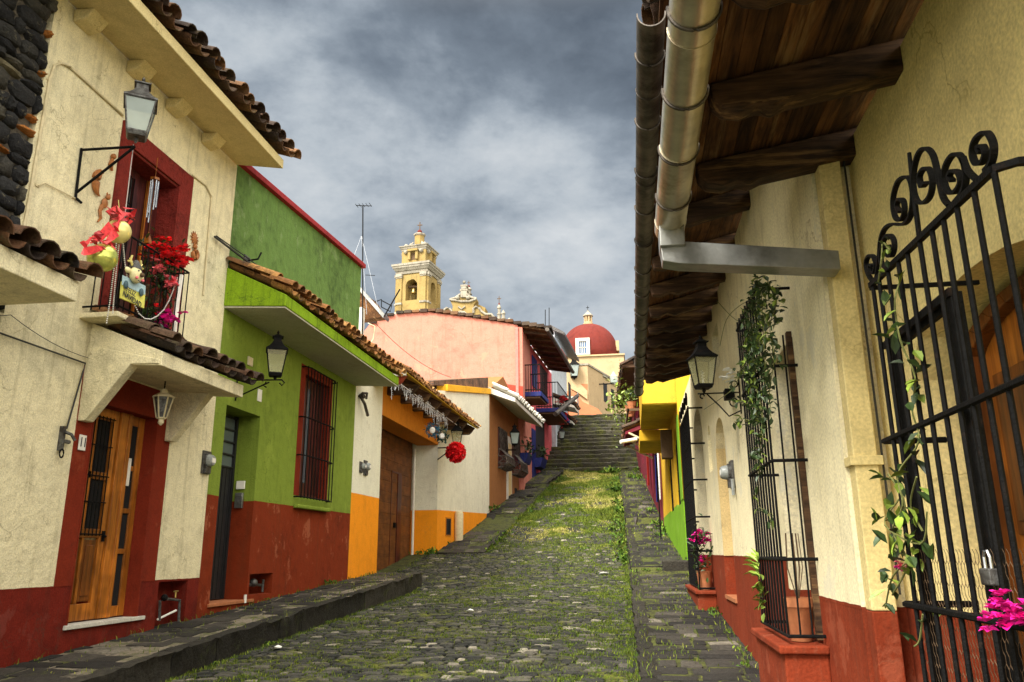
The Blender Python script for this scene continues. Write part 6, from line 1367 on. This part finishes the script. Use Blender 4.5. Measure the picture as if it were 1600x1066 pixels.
vine('loose tendrils of the vine reaching left from the window cage',[[(1185,530),(1165,560),(1170,585)],[(1190,640),(1165,630),(1140,625)],[(1180,660),(1160,655),(1150,665)],[(1185,560),(1160,580),(1145,610)],[(1190,760),(1185,790),(1200,800),(1205,820)],[(1195,700),(1185,720)]],FR,.22,.055,dens=20,light=.35,spread=.015,stemr=.002)
b=MB(FR)
for px in ([(1185,470),(1160,475),(1135,500),(1125,540)],[(1180,500),(1150,500),(1120,470)],[(1160,560),(1150,600),(1130,620),(1100,640)]):
    P=[(FR.hit(*p,.15)[0],.15,FR.hit(*p,.15)[1]) for p in px]; b.tube(smooth_path(P,5),.003,4)
tag(b.build('bare_tendrils','vine_stem'),'bare curling tendrils left of the vine covered window cage','tendrils')
u,z=FR.hit(1188,895,.24); b=MB(FR)
for k in range(26): b.leaf((u+random.gauss(0,.015),.25,z-.05+k*.006),(random.gauss(.8,.6),random.gauss(.5,.4),random.gauss(.3,.4)),.10,.028,tint=.9)
for k in range(30): b.leaf((u+random.gauss(0,.02),.24,z-.15+random.gauss(0,.07)),(random.gauss(0,1),random.gauss(.5,.4),random.gauss(.3,.4)),.07,.028,tint=.2)
tag(b.build('fern','leaf_light'),'light green fern pushing out through the lower left of the window cage','fern')
# lantern and meter on the long house
yl=7.4; xl_=.72
bracket('curly iron bracket of the big lantern on the long cream house',[[(1.04,yl,1.22),(1.04,yl,1.62)],[(1.04,yl,1.42),(.66,yl,1.42)],[(1.04,yl,1.25),(.93,yl,1.20),(.85,yl,1.30),(.74,yl,1.42)],[(.98+.035*math.cos(a),yl,1.33+.04*math.sin(a)) and (.98+.035*math.cos(a),yl,1.33+.04*math.sin(a)) for a in np.linspace(0,8,14)],[(.7+.02*math.cos(a),yl,1.395+.02*math.sin(a)) for a in np.linspace(0,5,8)],[(1.0+.03*math.cos(a),yl,1.50+.03*math.sin(a)) for a in np.linspace(0,6.3,10)]],.007)
lantern('big black lantern with a coiled bulb on the long cream house, right side',(xl_,yl,1.50),.64,.25,'iron','lantern_glass_warm','iron')
b=MB(FR); u,z=FR.hit(1143,615,.02); b.box(u-.07,u+.07,0,.09,z-.06,z+.04); tag(b.build('wire_box','iron',bevel=.004),'small black wire box above the curly lantern bracket','box')
b=MB(FR); u,z=FR.hit(1137,590,.12); flowers(b,(u,.12,z),.03,8,.05); tag(b.build('white_flower','litter'),'white bloom of the vine beside the big lantern','flower')
u,z=FR.hit(1146,741); t=meter('squarish electricity meter with glass cover beside the shallow arched niche',FR,u,.0,z,.9); b=MB(FR); b.tube([(u-.12,.03,z-.06),(u-.12,.03,z-.22)],.018,6); b.build('cable_stub','grey_plastic',t)
# second cage with bougainvillea
GW=thing('window_cage','narrow dark window cage with curled top by the green wall, flowers in its foot','window grille',(.85,12,-.5)); g=MB(FR); u0,u1,n_=11.2,13.1,.2
for k in range(16): u=u0+(u1-u0)*k/15; g.tube([(u,n_,-.48),(u,n_,1.98)],.011,5)
g.build('bars','iron',GW); g=MB(FR)
for z in (-.48,0,.45,.95,1.45,1.95): g.tube([(u0,0,z),(u0,n_,z),(u1,n_,z),(u1,0,z)],.013,5)
for k in range(5): scroll(g,(u0+.2+k*.4,2.1),.12,.02,1.4,0,n_,.012)
g.build('rails','iron',GW); b=MB(FR); b.box(11.1,13.2,0,.24,-1.2,-.55); b.box(11.05,13.22,0,.27,-.55,-.505); b.build('plinth','rust_right',GW,bevel=.01)
b=MB(FR); b.box(11.52,12.98,-.24,-.2,-.4,2.0); b.build('window_shutter','dark_paint',GW)
t=thing('bougainvillea','magenta bougainvillea in a clay pot at the foot of the narrow window cage','plant',FR.pt(11.3,.12,-.5)); b=MB(FR); b.lathe((11.32,.12,-.5),[(.08,0),(.10,.2),(.11,.24)],14); b.build('pot','terracotta',t,smooth=True); b=MB(FR); foliage(b,(11.35,.15,-.02),(.14,.07,.16),170,.08); b.build('leaves','leaf_dark',t); b=MB(FR); flowers(b,(11.3,.15,.16),.06,24,.06); flowers(b,(11.25,.15,-.1),.03,5,.05); b.build('flowers','magenta_petals',t)
# ---- green and yellow house
H=thing('yellow_house','yellow house with lime green base and yellow overhangs beyond the long cream house','house',(1,20,0))
facade([('dado','lime',-3),('wall','yellow_box',1.0)],FY,16.2,25.5,-3,5.5,[(16.9,18.2,.95,2.6,.15,.5),(19.6,21.2,.95,2.5,.15,.5)],[1.0],H)
b=MB(FY); b.box(16.15,16.8,0,.012,1.0,2.7); b.build('lime_pier','lime',H)
for a,c in ((16.9,18.2),(19.6,21.2)):
    b=MB(FY); b.box(a+.05,c-.05,-.14,-.10,.95,2.4); wi=b.build('window','dark_paint',H); b=MB(FY)
    for k in range(9): b.tube([(a+.08+k*(c-a-.16)/8,-.05,.97),(a+.08+k*(c-a-.16)/8,-.05,2.4)],.014,4)
    for z in (1.3,1.7,2.1): b.tube([(a,-.05,z),(c,-.05,z)],.014,4)
    b.build('window_bars','iron',wi)
b=MB(); b.box(.31,1.4,16.3,19.8,2.95,5.2); b.box(.28,1.08,19.8,22.4,2.66,2.93); b.build('overhang','yellow_box',H,bevel=.01)
b=MB(); b.box(.33,1.02,16.32,19.78,2.938,2.949); b.box(.30,1.06,19.82,22.38,2.648,2.659); b.box(.32,1.02,16.286,16.299,2.96,3.9); b.build('overhang_soffit','yellow_soffit',H)
b=MB(FY); b.box(18.6,19.0,0,.25,2.1,2.75); b.build('red_lintel','twig',H)
b=MB(); b.tube([(.75,22.3,2.66),(.75,22.3,.2)],.02,6); tag(b.build('thin_post','iron'),'thin dark post under the yellow overhang','post')
# ---- maroon shop row farther up
FM=xs(-1,((.98,25.5),(.45,44)))
H=thing('maroon_house','maroon house with a dark tiled roof, farther up on the right','house',(.8,33,1.5))
facade([('wall','maroon',-2)],FM,25.5,44,-2,6.8,[(30,31.2,2,4.2,.2),(37,38.2,4,6.0,.2)],[],H)
def eavz(y): return float(np.interp(y,[26.5,46],[6.55,8.2]))
tiles(FM,30,45.5,-.3,1.0,7.6,6.9,.3,.13,3,.04,zo=lambda u:(u-30)*.075).build('roof_tiles','roof_tile',H)
b=MB(FM); b.prism([(30,6.9),(45.5,8.05),(45.5,8.15),(30,7.0)],1,-.3,.95); b.build('eave','beam_wood',H)
b=MB(FM); P=FM.hit(985,640,1.0); b.prism([(0,4.1),(1.05,3.75),(1.05,3.85),(0,4.25)],0,26.2,29.5); b.build('awning','maroon',H)
tiles(FM,26.2,29.5,0,1.1,4.35,3.9,.28,.11,2,.03).build('awning_tiles','roof_tile',H)
for u in (26.2,27.8,29.4): b=MB(FM); b.tube([(u,.95,3.8),(u,0,3.3)],.04,5); b.build('awning_strut','conduit',H)
b=MB(FM); b.box(26,29,.3,.36,4.5,4.58); b.box(26,29,.9,.96,4.5,4.58); b.box(26,26.1,0,1.0,4.5,4.58); b.build('flower_shelf','twig',H)
for k,(u,n_) in enumerate(((26.4,.8),(27.0,.85),(27.8,.8))):
    t=thing('potted_plant',('pink clay pot with a spiky plant at the near end of the high shelf','middle clay pot with trailing leaves on the high shelf','farthest clay pot on the high shelf under the dark roof')[k],'plant',FM.pt(u,n_,4.6),'pots on the high shelf'); b=MB(FM); b.lathe((u,n_,4.59),[(.11,0),(.16,.25),(.17,.28)],10); b.build('pot','terracotta',t); b=MB(FM); foliage(b,(u,n_,5.05),(.12,.12,.18),50,.2,.8); b.build('leaves','leaf_light' if k else 'leaf_dark',t)
b=MB(FM); foliage(b,(30.2,1.15,5.4),(.5,.25,.5),160,.22); tag(b.build('hanging_foliage','leaf_light'),'tuft of green leaves hanging from the dark tiled roof edge','plant')
b=MB(); b.tube([(.25,24.5,3.35),(-.25,24.3,3.25)],.06,8); tag(b.build('water_spout','white_plastic',smooth=True),'white water spout sticking out below the yellow overhang','spout')
for k,(c_,px,lab) in enumerate((('white_sheet',(1029,735),'white cloth hanging on the wall below the yellow overhang'),('navy_paint',(1026,740),'blue cloth hanging beside the white cloth'),('red_panel',(1012,722),'red cloth hanging farthest up the row'))):
    u,z=FM.hit(*px,.1); b=MB(FM); P=[]
    for i in range(9): P.append((u-.2+.05*i,.1+.03*math.sin(i*1.9+k)))
    vs=[(p,q,z+.6) for p,q in P]+[(p,q+.02,z-.9) for p,q in P]+[(p,q-.02,z+.6) for p,q in P]+[(p,q,z-.9) for p,q in P]; b.add(vs,[(i,i+1,10+i,9+i) for i in range(8)]+[(18+i,19+i,28+i,27+i) for i in range(8)]); tag(b.build('hanging_cloth',c_),lab,'cloth',group='cloths on the far right wall')
H=thing('top_house','dark walled house beside the top of the stairs on the right','house',(.4,48,6)); b=MB(); b.prism([(.45,44),(5,44),(5,54),(.1,54)],2,3,8.2); b.build('wall','maroon',H); b=MB(); b.prism([(.2,44),(5,44),(5,54),(-.1,54)],2,8.2,8.4); b.build('roof','roof_tile',H)
